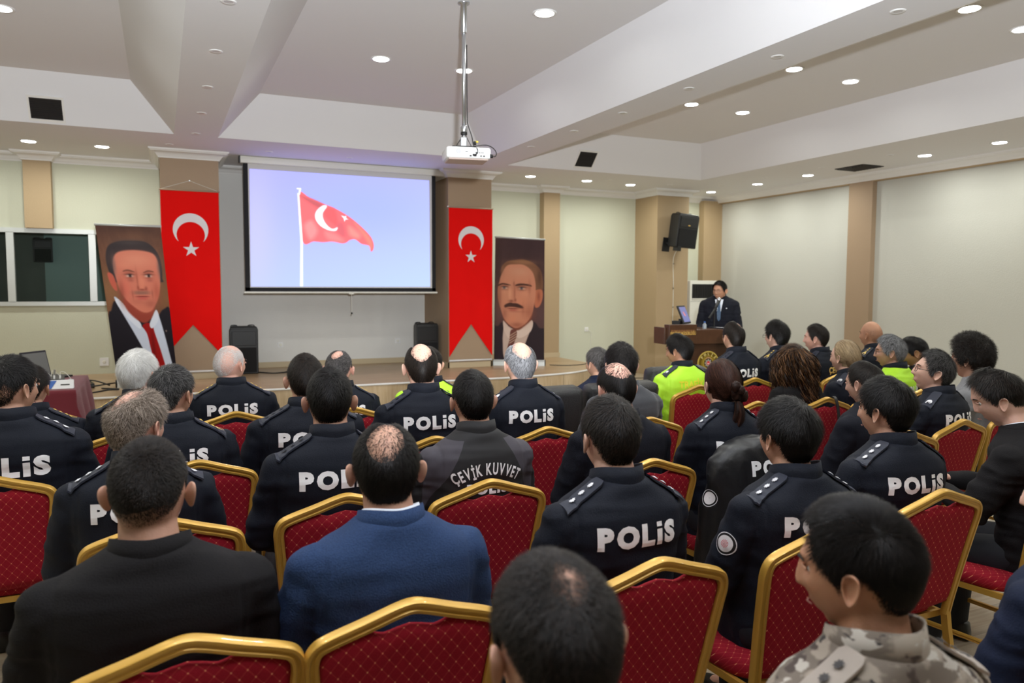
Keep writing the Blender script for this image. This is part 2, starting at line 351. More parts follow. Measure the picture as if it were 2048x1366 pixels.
# walls (front wall has the booth window opening on its left)
WX1 = -.62; WZ0, WZ1 = 1.385, 2.46
m = MB().b2((-6, YW, 0), (WX1, YW+.12, WZ0)).b2((-6, YW, WZ1), (WX1, YW+.12, ZC)).b2((WX1, YW, 0), (.1, YW+.12, ZC)).b2((4.85, YW, 0), (11, YW+.12, ZC))
struct('wall_front', m, MT['cream'])
m = MB().b2((.1, YW, 0), (4.85, YW+.12, ZC)); struct('wall_stage', m, MT['stagewall'])
m = MB().b2((XR, -3.6, 0), (XR+.12, YW, ZC)); struct('wall_right', m, MT['greywall'])
m = MB().b2((-6.0, -3.6, 0), (-5.88, YW, ZC)); struct('wall_left', m, MT['cream'])
m = MB().b2((-6, -3.72, 0), (11, -3.6, ZC)); struct('wall_back', m, MT['cream'])
def column(name, x0, x1, y0, y1, m_, z0=0, z1=3.42, mi2=None):
    return struct(name, MB().b2((x0, y0, z0), (x1, y1, z1)), m_)
column('trim_6', .03, .77, 11.4, YW+.01, MT['dktan']); column('trim_7', 4.14, 4.88, 11.4, YW+.01, MT['dktan'])
column('trim_8', -1.68, -1.35, 12.42, YW+.01, MT['tan'], WZ1); column('trim_9', 6.36, 6.69, 12.43, YW+.01, MT['tan'])
column('trim_10', 8.45, 9.17, 11.87, YW+.01, MT['tan']); column('trim_11', 9.99, XR+.01, 12.44, YW+.01, MT['tan'])
column('trim_12', 10.35, XR+.01, 8.74, 9.2, MT['dktan']); column('trim_13', 10.35, XR+.01, 4.6, 5.05, MT['dktan'])
struct('trim_14', MB().b2((10.36, -3.6, 3.37), (XR+.02, 12.6, 3.52)), MT['tan'])
# crown moulding
path = [(-5.9, 12.6), (-1.68, 12.6), (-1.68, 12.42), (-1.35, 12.42), (-1.35, 12.6), (.03, 12.6), (.03, 11.4), (.77, 11.4), (.77, 12.6), (4.14, 12.6), (4.14, 11.4),
        (4.88, 11.4), (4.88, 12.6), (6.36, 12.6), (6.36, 12.43), (6.69, 12.43), (6.69, 12.6), (8.45, 12.6), (8.45, 11.87), (9.17, 11.87), (9.17, 12.6), (10.36, 12.6), (10.36, -3.5)]
prof = [(0, 3.385), (.018, 3.385), (.022, 3.40), (.03, 3.405), (.045, 3.43), (.075, 3.455), (.11, 3.465), (.115, 3.475), (.13, 3.478), (.135, 3.501), (0, 3.501)]
def offset_path(P, d):
    out = []
    for i, p in enumerate(P):
        p = Vector((p[0], p[1]))
        n = []
        if i > 0: t = (p-Vector(P[i-1])).normalized(); n.append(Vector((t.y, -t.x)))
        if i < len(P)-1: t = (Vector(P[i+1])-p).normalized(); n.append(Vector((t.y, -t.x)))
        q = n[0] if len(n) == 1 else (n[0]+n[1])/(1+n[0].dot(n[1]))
        out.append(p+q*d)
    return out
R = []
cols = [offset_path(path, o_) for o_, z in prof]
for i in range(len(path)): R.append([(cols[k][i].x, cols[k][i].y, prof[k][1]) for k in range(len(prof))])
struct('trim_15', MB().rings(R), MT['crown'], auto=.7)
# stage with its curved right end, step in front of it, baseboards
front = [(-5.88, 9.95), (-2, 9.95), (3.6, 9.9), (4.5, 9.9), (5.1, 9.98), (5.6, 10.1), (6.0, 10.3), (6.3, 10.58), (6.52, 10.95), (6.66, 11.3)]
poly = front[:3]+[tuple(p) for p in spline(front[2:], 5)[1:]]+[(6.66, 12.6), (-5.88, 12.6)]
HS = .375
struct('trim_16', MB().prism(poly, .0, HS-.03), MT['stageface'])
struct('trim_17', MB().prism([(x, y+.0) for x, y in poly], HS-.03, HS), MT['stagetop'])
edge = spline(front[2:], 5)
struct('trim_18', MB().tube([(-5.8, 9.945, HS-.013)]+[(p[0], p[1]-.004, HS-.013) for p in edge]+[(6.665, 12.3, HS-.013)], .014, 8), MT['crown'], smooth=True)
step = [(-5.88, 9.55), (-1.2, 9.55), (-.35, 9.62), (0, 9.8), (.1, 10.0), (-5.88, 10.0)]
struct('trim_19', MB().prism(step, 0, .19), MT['stageface'])
bb = MB()
for a, b in zip(path[5:-1], path[6:]):
    if a[0] >= 6.6: continue
    x0, x1 = sorted((a[0], b[0])); y0, y1 = sorted((a[1], b[1]))
    bb.b2((x0-.012, y0-.014, HS), (x1+.012, y1+(.0 if y1 > 12.5 else .014), HS+.085))
struct('baseboard_front', bb, mat('baseboard_laminate', (.52, .42, .27), .5))
struct('baseboard_right', MB().b2((XR-.014, -3.5, 0), (XR, 12.4, .09)).b2((6.7, YW-.014, 0), (10.4, YW, .09)), MT['crown'])

# booth window: frame, panes and the dark room behind it
w = MB(); fy = 12.555
def bar(x0, x1, z0, z1): w.b2((x0, fy, z0), (x1, fy+.09, z1))
bar(-5.8, WX1+.02, 2.40, 2.465); bar(-5.8, WX1+.02, 1.376, 1.435)
for x in (-1.885, -.882, -2.88, -3.88, -4.88): bar(x-.045, x+.045, 1.43, 2.405)
bar(WX1-.03, WX1+.02, 1.43, 2.405)
wf = struct('window_1', w, MT['alu'])
gl = bpy.data.materials.new('tinted_glass'); gl.use_nodes = True; nt = gl.node_tree; b = nt.nodes['Principled BSDF']
b.inputs['Base Color'].default_value = (.01, .014, .012, 1); b.inputs['Roughness'].default_value = .04; b.inputs['Alpha'].default_value = .22
for i, (xa, xb) in enumerate([(-4.83, -3.93), (-3.83, -2.93), (-2.83, -1.935), (-1.835, -.93), (-.832, WX1-.03)]):
    obj('pane', MB().b2((xa, fy+.04, 1.435), (xb, fy+.05, 2.40)), gl, wf)
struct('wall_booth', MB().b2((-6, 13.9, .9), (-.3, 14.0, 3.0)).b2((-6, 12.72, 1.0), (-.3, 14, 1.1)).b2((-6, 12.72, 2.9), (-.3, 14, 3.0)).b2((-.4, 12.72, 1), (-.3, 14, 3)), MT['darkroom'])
struct('trim_20', MB().b2((-1.62, 13.78, 1.1), (-.45, 13.9, 2.5)), MT['reflpanel'])  # solid panel standing in for a green reflection in the window glass

# downlights, unlit spots, vents
proto = None
def downlight(x, y, z, label, group=None):
    global proto
    r = empty('ceiling_light', (x, y, z), 0, label, 'ceiling light', 'round ceiling downlights')
    if proto is None:
        a = obj('trim_ring', MB().lathe([(.078, -.002), (.098, -.008), (.106, -.004), (.106, .004), (.078, .004)], 28), MT['white'], r, True)
        b_ = obj('diffuser', MB().lathe([(.0005, -.006), (.079, -.006), (.079, .002), (.0005, .002)], 28), MT['lamp'], r)
        L = bpy.data.lights.new('downlight', 'AREA'); L.shape = 'DISK'; L.size = .14; L.energy = DL_E; L.color = DL_C; L.spread = 2.9
        lo = bpy.data.objects.new('bulb', L); COL.objects.link(lo); lo.parent = r; lo.location = (0, 0, -.012)
        proto = (a, b_, lo)
    else:
        for q in proto:
            c = q.copy(); COL.objects.link(c); c.parent = r
    return r
def vis(i, n): return ['leftmost', 'second from the left', 'third from the left', 'fourth from the left', 'fifth from the left', 'sixth from the left'][i]
lowl = ['bright round downlight in the low ceiling above the booth window at far left', 'bright round downlight in the low ceiling just left of the left flag column',
        'bright round downlight above the right portrait banner, first right of the projector', 'bright round downlight in the low ceiling just right of the narrow tan pilaster',
        'bright round downlight just left of the wide tan pillar', 'bright round downlight above the air conditioner corner', 'bright round downlight over the right wall, second from the room corner',
        'bright round downlight just left of the dark vent in the right soffit', 'bright round downlight just right of the dark vent in the right soffit', 'bright round downlight at the right edge over the right wall']
for i, (x, y) in enumerate(DL_LOW):
    downlight(x, y, ZS-.001, lowl[i] if i < len(lowl) else 'round ceiling downlight outside the picture in the low ceiling, spot %s' % ('behind the camera side' if x > 0 else 'along the left wall'))
hil = ['bright round downlight in the raised left ceiling at the top left corner', 'bright round downlight in the raised middle ceiling left of the projector pole',
       'bright round downlight right behind the projector pole', 'large bright round downlight in the raised middle ceiling at the top of the picture', 'bright round downlight beside the right beam, farthest from the camera',
       'bright round downlight in the raised right ceiling, farthest of the outer row', 'bright round downlight beside the right beam, middle one of its row', 'bright round downlight in the raised right ceiling, middle of the outer row',
       'large bright round downlight beside the right beam at the top right corner', 'bright round downlight cut by the right edge of the picture in the raised ceiling']
for i, (x, y) in enumerate(DL_HIGH):
    x2 = x if i > 3 else x*.99
    if i in (4, 6, 8): x2 = 6.22
    if i in (5, 7, 9): x2 = x*.955
    sc = .955 if i < 10 else 1
    downlight(x2, y*sc if i > 0 else y*.955, ZC-.001, hil[i] if i < 10 else 'round ceiling downlight outside the picture in the raised ceiling')
sp = None
def dead(x, y, label):
    global sp
    r = empty('recessed_spot', (x, y, ZS), 0, label, 'unlit spotlight', 'small unlit spots in the low ceiling')
    if sp is None:
        sp = [obj('rim', MB().lathe([(.030, -.003), (.045, -.007), (.052, -.002), (.052, .003), (.030, .003)], 20), MT['white'], r, True),
              obj('lens', MB().lathe([(.0005, -.003), (.031, -.003), (.031, .002), (.0005, .002)], 20), mat('dull_lens', (.42, .41, .42), .4), r)]
    else:
        for q in sp: c = q.copy(); COL.objects.link(c); c.parent = r
ds = [(.448, 5.39), (.443, 6.54), (.443, 7.72), (.444, 8.89), (.436, 10.09)]
for i, (x, y) in enumerate(ds): dead(x, y, ['nearest', 'second nearest', 'middle', 'fourth', 'farthest'][i]+' small unlit spot on the underside of the left beam')
for i, (x, y) in enumerate([(4.51, 3.66), (4.516, 4.76), (4.493, 5.85), (4.481, 6.95), (4.474, 7.98), (4.46, 9.1)]): dead(x, y, ['nearest', 'second nearest', 'third', 'fourth', 'fifth', 'farthest'][i]+' small unlit spot on the underside of the right beam')
for i, (x, y) in enumerate([(.15, 11.0), (1.4, 11.0), (2.5, 11.0), (7.0, 11.25), (8.3, 11.3), (9.2, 11.0), (9.2, 9.9), (9.2, 8.7), (9.2, 7.5)]):
    dead(x, y, 'small unlit spot in the low ceiling '+['above the left flag column', 'above the left end of the screen', 'above the middle of the screen', 'between the pilaster and the wide pillar', 'in front of the wide tan pillar', 'nearest the air conditioner corner', 'second along the right soffit', 'above the ceiling vent', 'right of the ceiling vent'][i])
def vent(cx, y0, slope, x0, x1, za, zb, label):
    r = empty('air_vent', (0, 0, 0), 0, label, 'air vent')
    def S(x, z, o): return (x, y0-slope*(z-ZS)-o, z-o*slope*.6)
    fr = MB(); t = .022
    for (a, b, c, d) in ((x0-t, x1+t, zb, zb+t), (x0-t, x1+t, za-t, za), (x0-t, x0, za, zb), (x1, x1+t, za, zb)):
        fr.rings([[S(a, c, 0), S(b, c, 0), S(b, d, 0), S(a, d, 0)], [S(a, c, .012), S(b, c, .012), S(b, d, .012), S(a, d, .012)]])
    obj('frame', fr, MT['crown'], r)
    obj('backing', MB().rings([[S(x0, za, .001), S(x1, za, .001), S(x1, zb, .001), S(x0, zb, .001)], [S(x0, za, .003), S(x1, za, .003), S(x1, zb, .003), S(x0, zb, .003)]]), MT['black'], r)
    sl = MB(); n = 11
    for i in range(n):
        z = za+(i+.5)*(zb-za)/n; sl.rings([[S(x0, z-.003, .003), S(x1, z-.003, .003), S(x1, z+.004, .003), S(x0, z+.004, .003)], [S(x0, z-.006, .012), S(x1, z-.006, .012), S(x1, z-.003, .012), S(x0, z-.003, .012)]])
    obj('louvre', sl, MT['grid'], r)
vent(0, 10.24, .78, -1.275, -.96, 3.545, 3.745, 'dark louvred air vent in the sloped ceiling edge at far left')
vent(0, 10.6, .96, 5.92, 6.225, 3.56, 3.755, 'dark air vent in the sloped ceiling edge right of the projector')
r = empty('ceiling_vent', (9.7, 8.45, ZS), 0, 'dark square vent lying flat in the soffit over the right wall', 'air vent')
obj('frame', MB().b2((-.22, -.26, -.012), (.22, .26, .0)), MT['grid'], r)
sl = MB()
for i in range(9): sl.b2((-.19, -.23+i*.056, -.020), (.19, -.205+i*.056, -.012))
obj('louvre', sl, MT['black'], r)

# ============================================================ PROJECTOR
PX, PY = 2.335, 6.04
pr = empty('projector', (PX, PY, 2.76), 0, 'white projector with cables hanging from a long steel ceiling pole', 'projector')
Rz = Matrix.Rotation(-.20, 3, 'Z')
obj('case', MB().box((.02, 0, 0), (.375, .27, .095), Rz, 0, .022), MT['white'], pr, auto=.6)
obj('lower_shell', MB().box((.02, 0, -.047), (.33, .24, .02), Rz, 0, .006), mat('brownish_shell', (.52, .40, .36), .6), pr)  # lower shell is browner than the white case
pm = MB()
for (u, z, a, h) in ((.06, .0, .010, .010), (.085, .001, .006, .008), (.10, .001, .006, .008), (.115, .001, .006, .008), (.05, -.025, .022, .010), (.012, -.027, .016, .009), (.10, -.026, .012, .009), (.125, -.026, .014, .009), (-.02, .005, .02, .004)):
    p = Rz @ Vector((.02+u, -.1355, z)); pm.box(p, (a, .004, h), Rz)
obj('socket_panel', pm, MT['black'], pr)
p = Rz @ Vector((-.065, -.1352, .01)); obj('speaker_grille', MB().lathe([(.0005, -.002), (.022, -.002), (.022, .002), (.0005, .002)], 20, p, ax='y'), mat('pale_grey_plastic', (.6, .6, .62), .6), pr)
obj('lens', MB().lathe([(.03, 0), (.045, .0), (.045, .03), (.03, .03)], 20, Rz @ Vector((-.08, .13, 0)), ax='y'), MT['black'], pr)
obj('mount_plate', MB().box((-.01, 0, .055), (.20, .16, .014), Rz, 0, .004).tube([(-.09, -.06, .05), (-.09, -.06, .03)], .008), MT['black'], pr)
obj('mount_bracket', MB().box((-.01, -.01, .10), (.055, .05, .085), Rz, 0, .006), MT['metal'], pr)
pz = ZC-2.76
obj('pole', MB().lathe([(.0178, .21), (.0178, pz-.06)], 16), MT['metal'], pr, True)
obj('pole_coupler', MB().lathe([(.026, .185), (.029, .19), (.029, .235), (.026, .24), (.0178, .24), (.0178, .185)], 16).lathe([(.010, .12), (.010, .19)], 12), MT['metal'], pr, True)
obj('pole_collar', MB().lathe([(.027, .165), (.028, .17), (.028, .188), (.01, .19), (.01, .165)], 16), MT['black'], pr, True)
obj('ceiling_flange', MB().lathe([(.022, pz-.25), (.026, pz-.24), (.026, pz-.02), (.05, pz-.01), (.05, pz)], 16), MT['metal'], pr, True)
cb = MB()
cb.tube(spline([(.022, -.01, .9), (.023, -.015, .34), (.028, -.02, .25), (.05, -.05, .15), (.055, -.08, .07), (.06, -.15, .03), (.058, -.155, -.005), (.03, -.15, -.02)], 7), .0042, 6)
cb.tube(spline([(-.01, -.01, .17), (-.04, -.02, .12), (-.085, -.04, .06), (-.09, -.05, .05)], 6), .004, 6)
cb.tube(spline([(.008, -.01, .17), (.03, -.02, .12), (.05, -.04, .07)], 6), .003, 6)
cb.tube(spline([(.05, -.06, .062), (.10, -.08, .072), (.16, -.11, .075), (.205, -.14, .05), (.225, -.16, .01), (.215, -.165, -.02), (.185, -.16, -.022)], 7), .0042, 6)
cb.box((.18, -.165, -.022), (.022, .016, .03), Rz); cb.box((.035, -.152, -.02), (.03, .012, .014), Rz); cb.box((.078, -.05, .095), (.022, .018, .03), Rz)
obj('cable', cb, MT['black'], pr, True)
obj('cable_plug', MB().box((.092, -.052, .107), (.03, .014, .014), Rz, 0, .003), MT['yellow'], pr)

# ============================================================ SCREEN
YS = 11.5
sc_ = empty('projection_screen', (2.55, YS, 2.5), 0, 'pull-down projection screen showing a waving red flag on blue sky', 'projection screen')
def L(x, z, y=0): return (x-2.55, y, z-2.5)
obj('case', MB().b2(L(1.06, 3.40, -.05), L(4.10, 3.497, .05), 0, .012), MT['offw'], sc_, auto=.6)
obj('end_cap', MB().b2(L(1.045, 3.405, -.05), L(1.062, 3.495, .05)), MT['black'], sc_)
obj('border', MB().b2(L(1.10, 1.60, -.004), L(1.165, 3.41, .0)).b2(L(3.905, 1.60, -.004), L(3.965, 3.41, .0)).b2(L(1.10, 1.585, -.004), L(3.965, 1.645, 0)), MT['screenb'], sc_)
obj('fabric', MB().b2(L(1.11, 1.59, .002), L(3.955, 3.42, .006)), MT['screenw'], sc_)
obj('bottom_bar', MB().b2(L(1.08, 1.562, -.015), L(3.99, 1.588, .015), 0, .006), MT['offw'], sc_)
obj('pull_cord', MB().tube([L(2.62, 1.562, -.012), L(2.622, 1.27, -.012)], .003, 6).tube([L(2.58, 1.555, -.01), L(2.66, 1.555, -.01)], .007, 6), MT['offw'], sc_)
obj('cord_knob', MB().lathe([(.002, -.015), (.013, -.01), (.013, .01), (.002, .014)], 12, L(2.622, 1.262, -.012)), MT['black'], sc_, True)
def zc(x, y):
    top = 157+.0697*(x-215); bot = 803+.005*(x-217); return ((x-216)/978, (y-top)/(bot-top))
def scr(U, V):
    k = V[..., None]*.6+U[..., None]*.25
    img = np.array([.60, .60, .965])*(1-k)+np.array([.655, .745, 1.0])*k
    img = blob(img, U, V, (.03, .55), (.10, .6), (.72, .70, 1.0), .5); img = blob(img, U, V, (.62, .3), (.35, .25), (.56, .62, .95), .5)
    A = 978/646
    def pg(pts, col, **k):
        nonlocal img
        img = lay(img, U*A, V, [(zc(*p)[0]*A, zc(*p)[1]) for p in pts], col, **k)
    pg([(462, 296), (520, 314), (590, 346), (650, 371), (715, 408), (760, 441), (800, 476), (835, 511), (857, 541), (868, 578), (862, 606), (850, 610), (843, 580), (800, 570), (765, 545), (735, 548), (715, 562), (690, 566), (640, 556), (590, 560), (540, 555), (480, 553)], (.93, .40, .42), soft=.008)
    pg([(470, 300), (590, 350), (575, 375), (520, 345)], (.66, .33, .36), soft=.03, alpha=.8); pg([(600, 372), (655, 380), (668, 470), (612, 430), (592, 395)], (.78, .34, .36), soft=.03, alpha=.7)
    pg([(668, 455), (700, 455), (712, 520), (690, 528), (662, 500)], (.74, .36, .40), soft=.03, alpha=.8); pg([(760, 450), (850, 540), (855, 600), (820, 540)], (.93, .50, .44), soft=.03, alpha=.8)
    pg([(490, 470), (530, 440), (560, 500), (520, 545)], (.96, .55, .55), soft=.04, alpha=.8); pg([(600, 500), (660, 515), (700, 555), (620, 545)], (.96, .52, .52), soft=.04, alpha=.7); pg([(730, 470), (790, 515), (780, 540), (735, 520)], (.97, .56, .52), soft=.04, alpha=.7)
    pg([(612, 362), (590, 358), (560, 382), (548, 412), (556, 444), (582, 474), (622, 494), (658, 497), (668, 478), (640, 486), (612, 466), (592, 432), (590, 398)], (.90, .96, 1.0), soft=.008)
    pg([(688, 412), (706, 418), (716, 414), (716, 428), (728, 434), (712, 436), (706, 446), (702, 430)], (.97, .90, .95), soft=.006, smooth=False)
    pg([(457, 290), (466, 290), (482, 560), (480, 803), (465, 803), (470, 560)], (.93, .98, 1.0), soft=.006, smooth=False)
    pg([(454, 262), (476, 262), (476, 268), (470, 298), (463, 298), (466, 268), (454, 268)], (.96, .98, 1.0), soft=.004, smooth=False)
    return img
picture_mesh('projected_picture', [L(1.19, 3.325, -.002), L(3.86, 3.325, -.002), L(1.178, 1.662, -.002), L(3.87, 1.668, -.002)], 360, 220, scr, vcol_mat('projected_light', .8, 1.0), sc_)
for nm in (): pass

# ============================================================ HANGING FLAGS
def star_poly(cx, cz, r, rot=PI/2, inner=.382):
    return [(cx+r*(1 if i % 2 == 0 else inner)*math.cos(rot+i*PI/5), cz+r*(1 if i % 2 == 0 else inner)*math.sin(rot+i*PI/5)) for i in range(10)]
def flag_banner(x0, x1, z1, zapex, ztail, zbar, y, cz, rc, scz, rs, label, crease):
    w_ = x1-x0; cx = (x0+x1)/2
    r = empty('flag_banner', (cx, y, z1), 0, label, 'flag', 'red crescent and star banners on the columns')
    nx, ny = 40, 120
    def rip(x, z): return -.004-.006*math.sin(x*17+z*1.3)*(1-.5*(z-ztail)/(z1-ztail))*crease-.003*math.sin(z*9+x*5)*crease
    mb = MB(); V = []; th = .0018
    for j in range(ny+1):
        for i in range(nx+1):
            u = i/nx; x = x0+u*w_; zb = ztail+(zapex-ztail)*(1-abs(2*u-1))
            z = z1+(zb-z1)*j/ny; V.append((x-cx, rip(x, z), z-z1))
    F = [(j*(nx+1)+i, j*(nx+1)+i+1, (j+1)*(nx+1)+i+1, (j+1)*(nx+1)+i) for j in range(ny) for i in range(nx)]
    mb.add(V, F); o = obj('cloth', mb, MT['flagred'], r, True); s = o.modifiers.new('thickness', 'SOLIDIFY'); s.thickness = .002
    # crescent and star following the cloth
    n = 40; P = []
    a0 = math.radians(-50); 
    ro, ri, d = rc, rc*.80, rc*.32
    # opening downward: outer circle centre (cx,cz), inner circle shifted down by d
    ang = math.acos(max(-1, min(1, (ro*ro+d*d-ri*ri)/(2*ro*d))))
    angi = math.acos(max(-1, min(1, (ro*ro-d*d-ri*ri)/(2*ri*d))))
    out_ = [(ro*math.sin(t), ro*math.cos(t)) for t in np.linspace(-(PI-ang), PI-ang, n)]
    inn = [(ri*math.sin(t), -d+ri*math.cos(t)) for t in np.linspace(-(PI-angi), PI-angi, n)]
    mb = MB(); V = []; F = []
    for i in range(n):
        for k in range(4):
            x = cx+out_[i][0]*(1-k/3)+inn[i][0]*k/3; z = cz+out_[i][1]*(1-k/3)+inn[i][1]*k/3; V.append((x-cx, rip(x, z)-.0035, z-z1))
    F = [(i*4+k, i*4+k+1, (i+1)*4+k+1, (i+1)*4+k) for i in range(n-1) for k in range(3)]
    obj('crescent', MB().add(V, F), MT['flagwhite'], r, True)
    sp_ = star_poly(cx, scz, rs); V = [(cx-cx, rip(cx, scz)-.0035, scz-z1)]+[(x-cx, rip(x, z)-.0035, z-z1) for x, z in sp_]
    obj('star', MB().add(V, [(0, i+1, (i+1) % 10+1) for i in range(10)]), MT['flagwhite'], r)
    obj('top_bar', MB().tube([(-w_/2-.015, -.006, .004), (w_/2+.012, -.006, .004)], .011, 8), MT['dktan'], r, True)
    obj('bottom_bar', MB().tube([(-w_/2, -.012, zbar-z1), (w_/2-.01, -.012, zbar-z1)], .014, 8), MT['white'], r, True)
    return r
f1 = flag_banner(.026, .762, 2.958, 1.126, .70, .48, 11.385, 2.43, .224, 2.162, .108, 'red banner with white crescent and star on the left column, behind the leaning portrait', .5)
obj('hanging_string', MB().tube([(-.36, -.008, .01), (0, -.01, .135), (.36, -.008, .01)], .0025, 5), MT['offw'], f1)
obj('hook', MB().lathe([(.004, -.02), (.007, -.02), (.007, 0), (.004, 0)], 8, (0, 0, .135), ax='y'), MT['metal'], f1)
f2 = flag_banner(4.145, 4.893, 2.915, 1.07, .548, .49, 11.385, 2.415, .216, 2.145, .103, 'red banner with white crescent and star on the right column', 1.3)
obj('bar_tip', MB().b2((-.40, -.015, 0), (-.38, .0, .02)), MT['white'], f2)

# ============================================================ PORTRAIT ROLL-UP BANNERS
def noise2(U, V, s, seed=0):
    r = np.random.default_rng(seed); o = 0
    for k in range(5):
        f = s*(1.8**k); a, b, c, d = r.uniform(-1, 1, 4); o = o+np.sin(f*(a*U+b*V)*6.28+c*7+2.1*np.sin(f*(b*U-a*V)*3+d*6))/(1.5**k)
    return o/2.4
def man_left(U, V):
    n = noise2(U, V, 3, 5)[..., None]; A = .40
    img = np.array([.40, .255, .19])+n*np.array([.05, .04, .03])
    img = blob(img, U, V, (.1, .42), (.22, .20), (.60, .42, .27), .75); img = blob(img, U, V, (.95, .45), (.20, .2), (.56, .38, .24), .7); img = blob(img, U, V, (.5, .02), (.6, .07), (.25, .16, .13), .7); img = blob(img, U, V, (.55, .07), (.3, .05), (.50, .34, .25), .6)
    def pg(P, c, **k):
        nonlocal img
        img = lay(img, U*A, V, [(a*A, b) for a, b in P], c, **k)
    def bl(c, r_, col, a=.5, p=2):
        nonlocal img
        img = blob(img, U, V, c, r_, col, a, p)
    pg([(.00, .60), (.06, .54), (.14, .48), (.3, .55), (.7, .60), (.9, .535), (1.02, .57), (1.1, 1.05), (-.1, 1.05)], (.115, .095, .125), soft=.01)
    pg([(.14, .475), (.20, .47), (.45, .62), (.60, .66), (.76, .545), (.82, .60), (.90, .80), (.95, 1.0), (.78, 1.03), (.60, .90), (.34, .66)], (.80, .83, .90), soft=.006)
    pg([(.52, .645), (.60, .625), (.68, .64), (.71, .70), (.78, .83), (.85, 1.02), (.72, 1.02), (.62, .82), (.58, .70)], (.62, .07, .06), soft=.005)
    bl((.66, .78), (.03, .12), (.35, .02, .03), .5)
    pg([(.20, .47), (.36, .55), (.50, .63), (.46, .66), (.28, .58), (.15, .485)], (.88, .90, .95), soft=.005); pg([(.72, .57), (.78, .54), (.80, .60), (.68, .66), (.64, .635)], (.86, .88, .93), soft=.005)
    pg([(.30, .46), (.72, .50), (.70, .58), (.58, .625), (.44, .60), (.30, .53)], (.60, .25, .19), soft=.012)
    pg([(.10, .27), (.09, .20), (.15, .13), (.30, .10), (.52, .092), (.74, .10), (.88, .15), (.94, .22), (.935, .33), (.88, .36), (.2, .36), (.14, .33)], (.20, .165, .17), soft=.008)
    pg([(.08, .305), (.13, .30), (.18, .33), (.20, .41), (.15, .405), (.10, .36)], (.78, .37, .29), soft=.008)
    pg([(.21, .20), (.30, .165), (.50, .152), (.72, .158), (.85, .18), (.90, .24), (.90, .34), (.86, .43), (.80, .49), (.70, .545), (.58, .556), (.46, .53), (.32, .475), (.24, .41), (.20, .33), (.185, .26)], (.83, .48, .39), soft=.010)
    bl((.55, .215), (.28, .05), (.90, .58, .47), .7); bl((.60, .36), (.05, .06), (.90, .55, .43), .6); bl((.33, .40), (.09, .07), (.86, .42, .35), .6); bl((.26, .43), (.05, .08), (.55, .26, .20), .6); bl((.82, .42), (.06, .07), (.66, .30, .23), .5); bl((.60, .525), (.12, .03), (.84, .48, .38), .6)
    for ex in (.42, .715):
        bl((ex, .308), (.085, .020), (.55, .27, .21), .65); bl((ex, .318), (.055, .009), (.87, .76, .70), .9, 3); bl((ex+.008, .317), (.022, .011), (.15, .09, .08), .95, 3); bl((ex, .309), (.065, .0035), (.20, .10, .09), .8); bl((ex, .331), (.06, .004), (.62, .30, .24), .6)
    pg([(.33, .285), (.40, .277), (.49, .288), (.50, .294), (.40, .287), (.33, .291)], (.40, .22, .17), soft=.006, alpha=.8); pg([(.65, .293), (.72, .281), (.80, .287), (.80, .293), (.72, .290), (.65, .298)], (.40, .22, .17), soft=.006, alpha=.8)
    bl((.53, .34), (.016, .06), (.58, .27, .21), .45); bl((.53, .395), (.02, .014), (.55, .24, .19), .6); bl((.655, .40), (.025, .014), (.55, .24, .19), .6); bl((.59, .407), (.05, .006), (.48, .18, .15), .7)
    bl((.575, .427), (.14, .013), (.52, .36, .31), .75, 3); bl((.58, .452), (.10, .0045), (.42, .10, .10), .85, 3); bl((.58, .464), (.085, .009), (.80, .36, .33), .8, 3); bl((.43, .44), (.012, .03), (.62, .30, .24), .5); bl((.745, .435), (.012, .03), (.62, .30, .24), .5)
    bl((.20, .25), (.03, .06), (.42, .36, .35), .6); bl((.90, .27), (.03, .06), (.38, .32, .31), .6); bl((.50, .105), (.25, .02), (.32, .27, .26), .6); bl((.43, .345), (.05, .012), (.62, .32, .27), .6); bl((.73, .345), (.05, .012), (.62, .32, .27), .6); bl((.36, .25), (.10, .02), (.90, .56, .45), .4); bl((.50, .485), (.10, .02), (.74, .40, .33), .5); bl((.70, .50), (.10, .03), (.62, .32, .26), .5)
    bl((.90, .68), (.012, .006), (.7, .6, .55), .9)
    return img
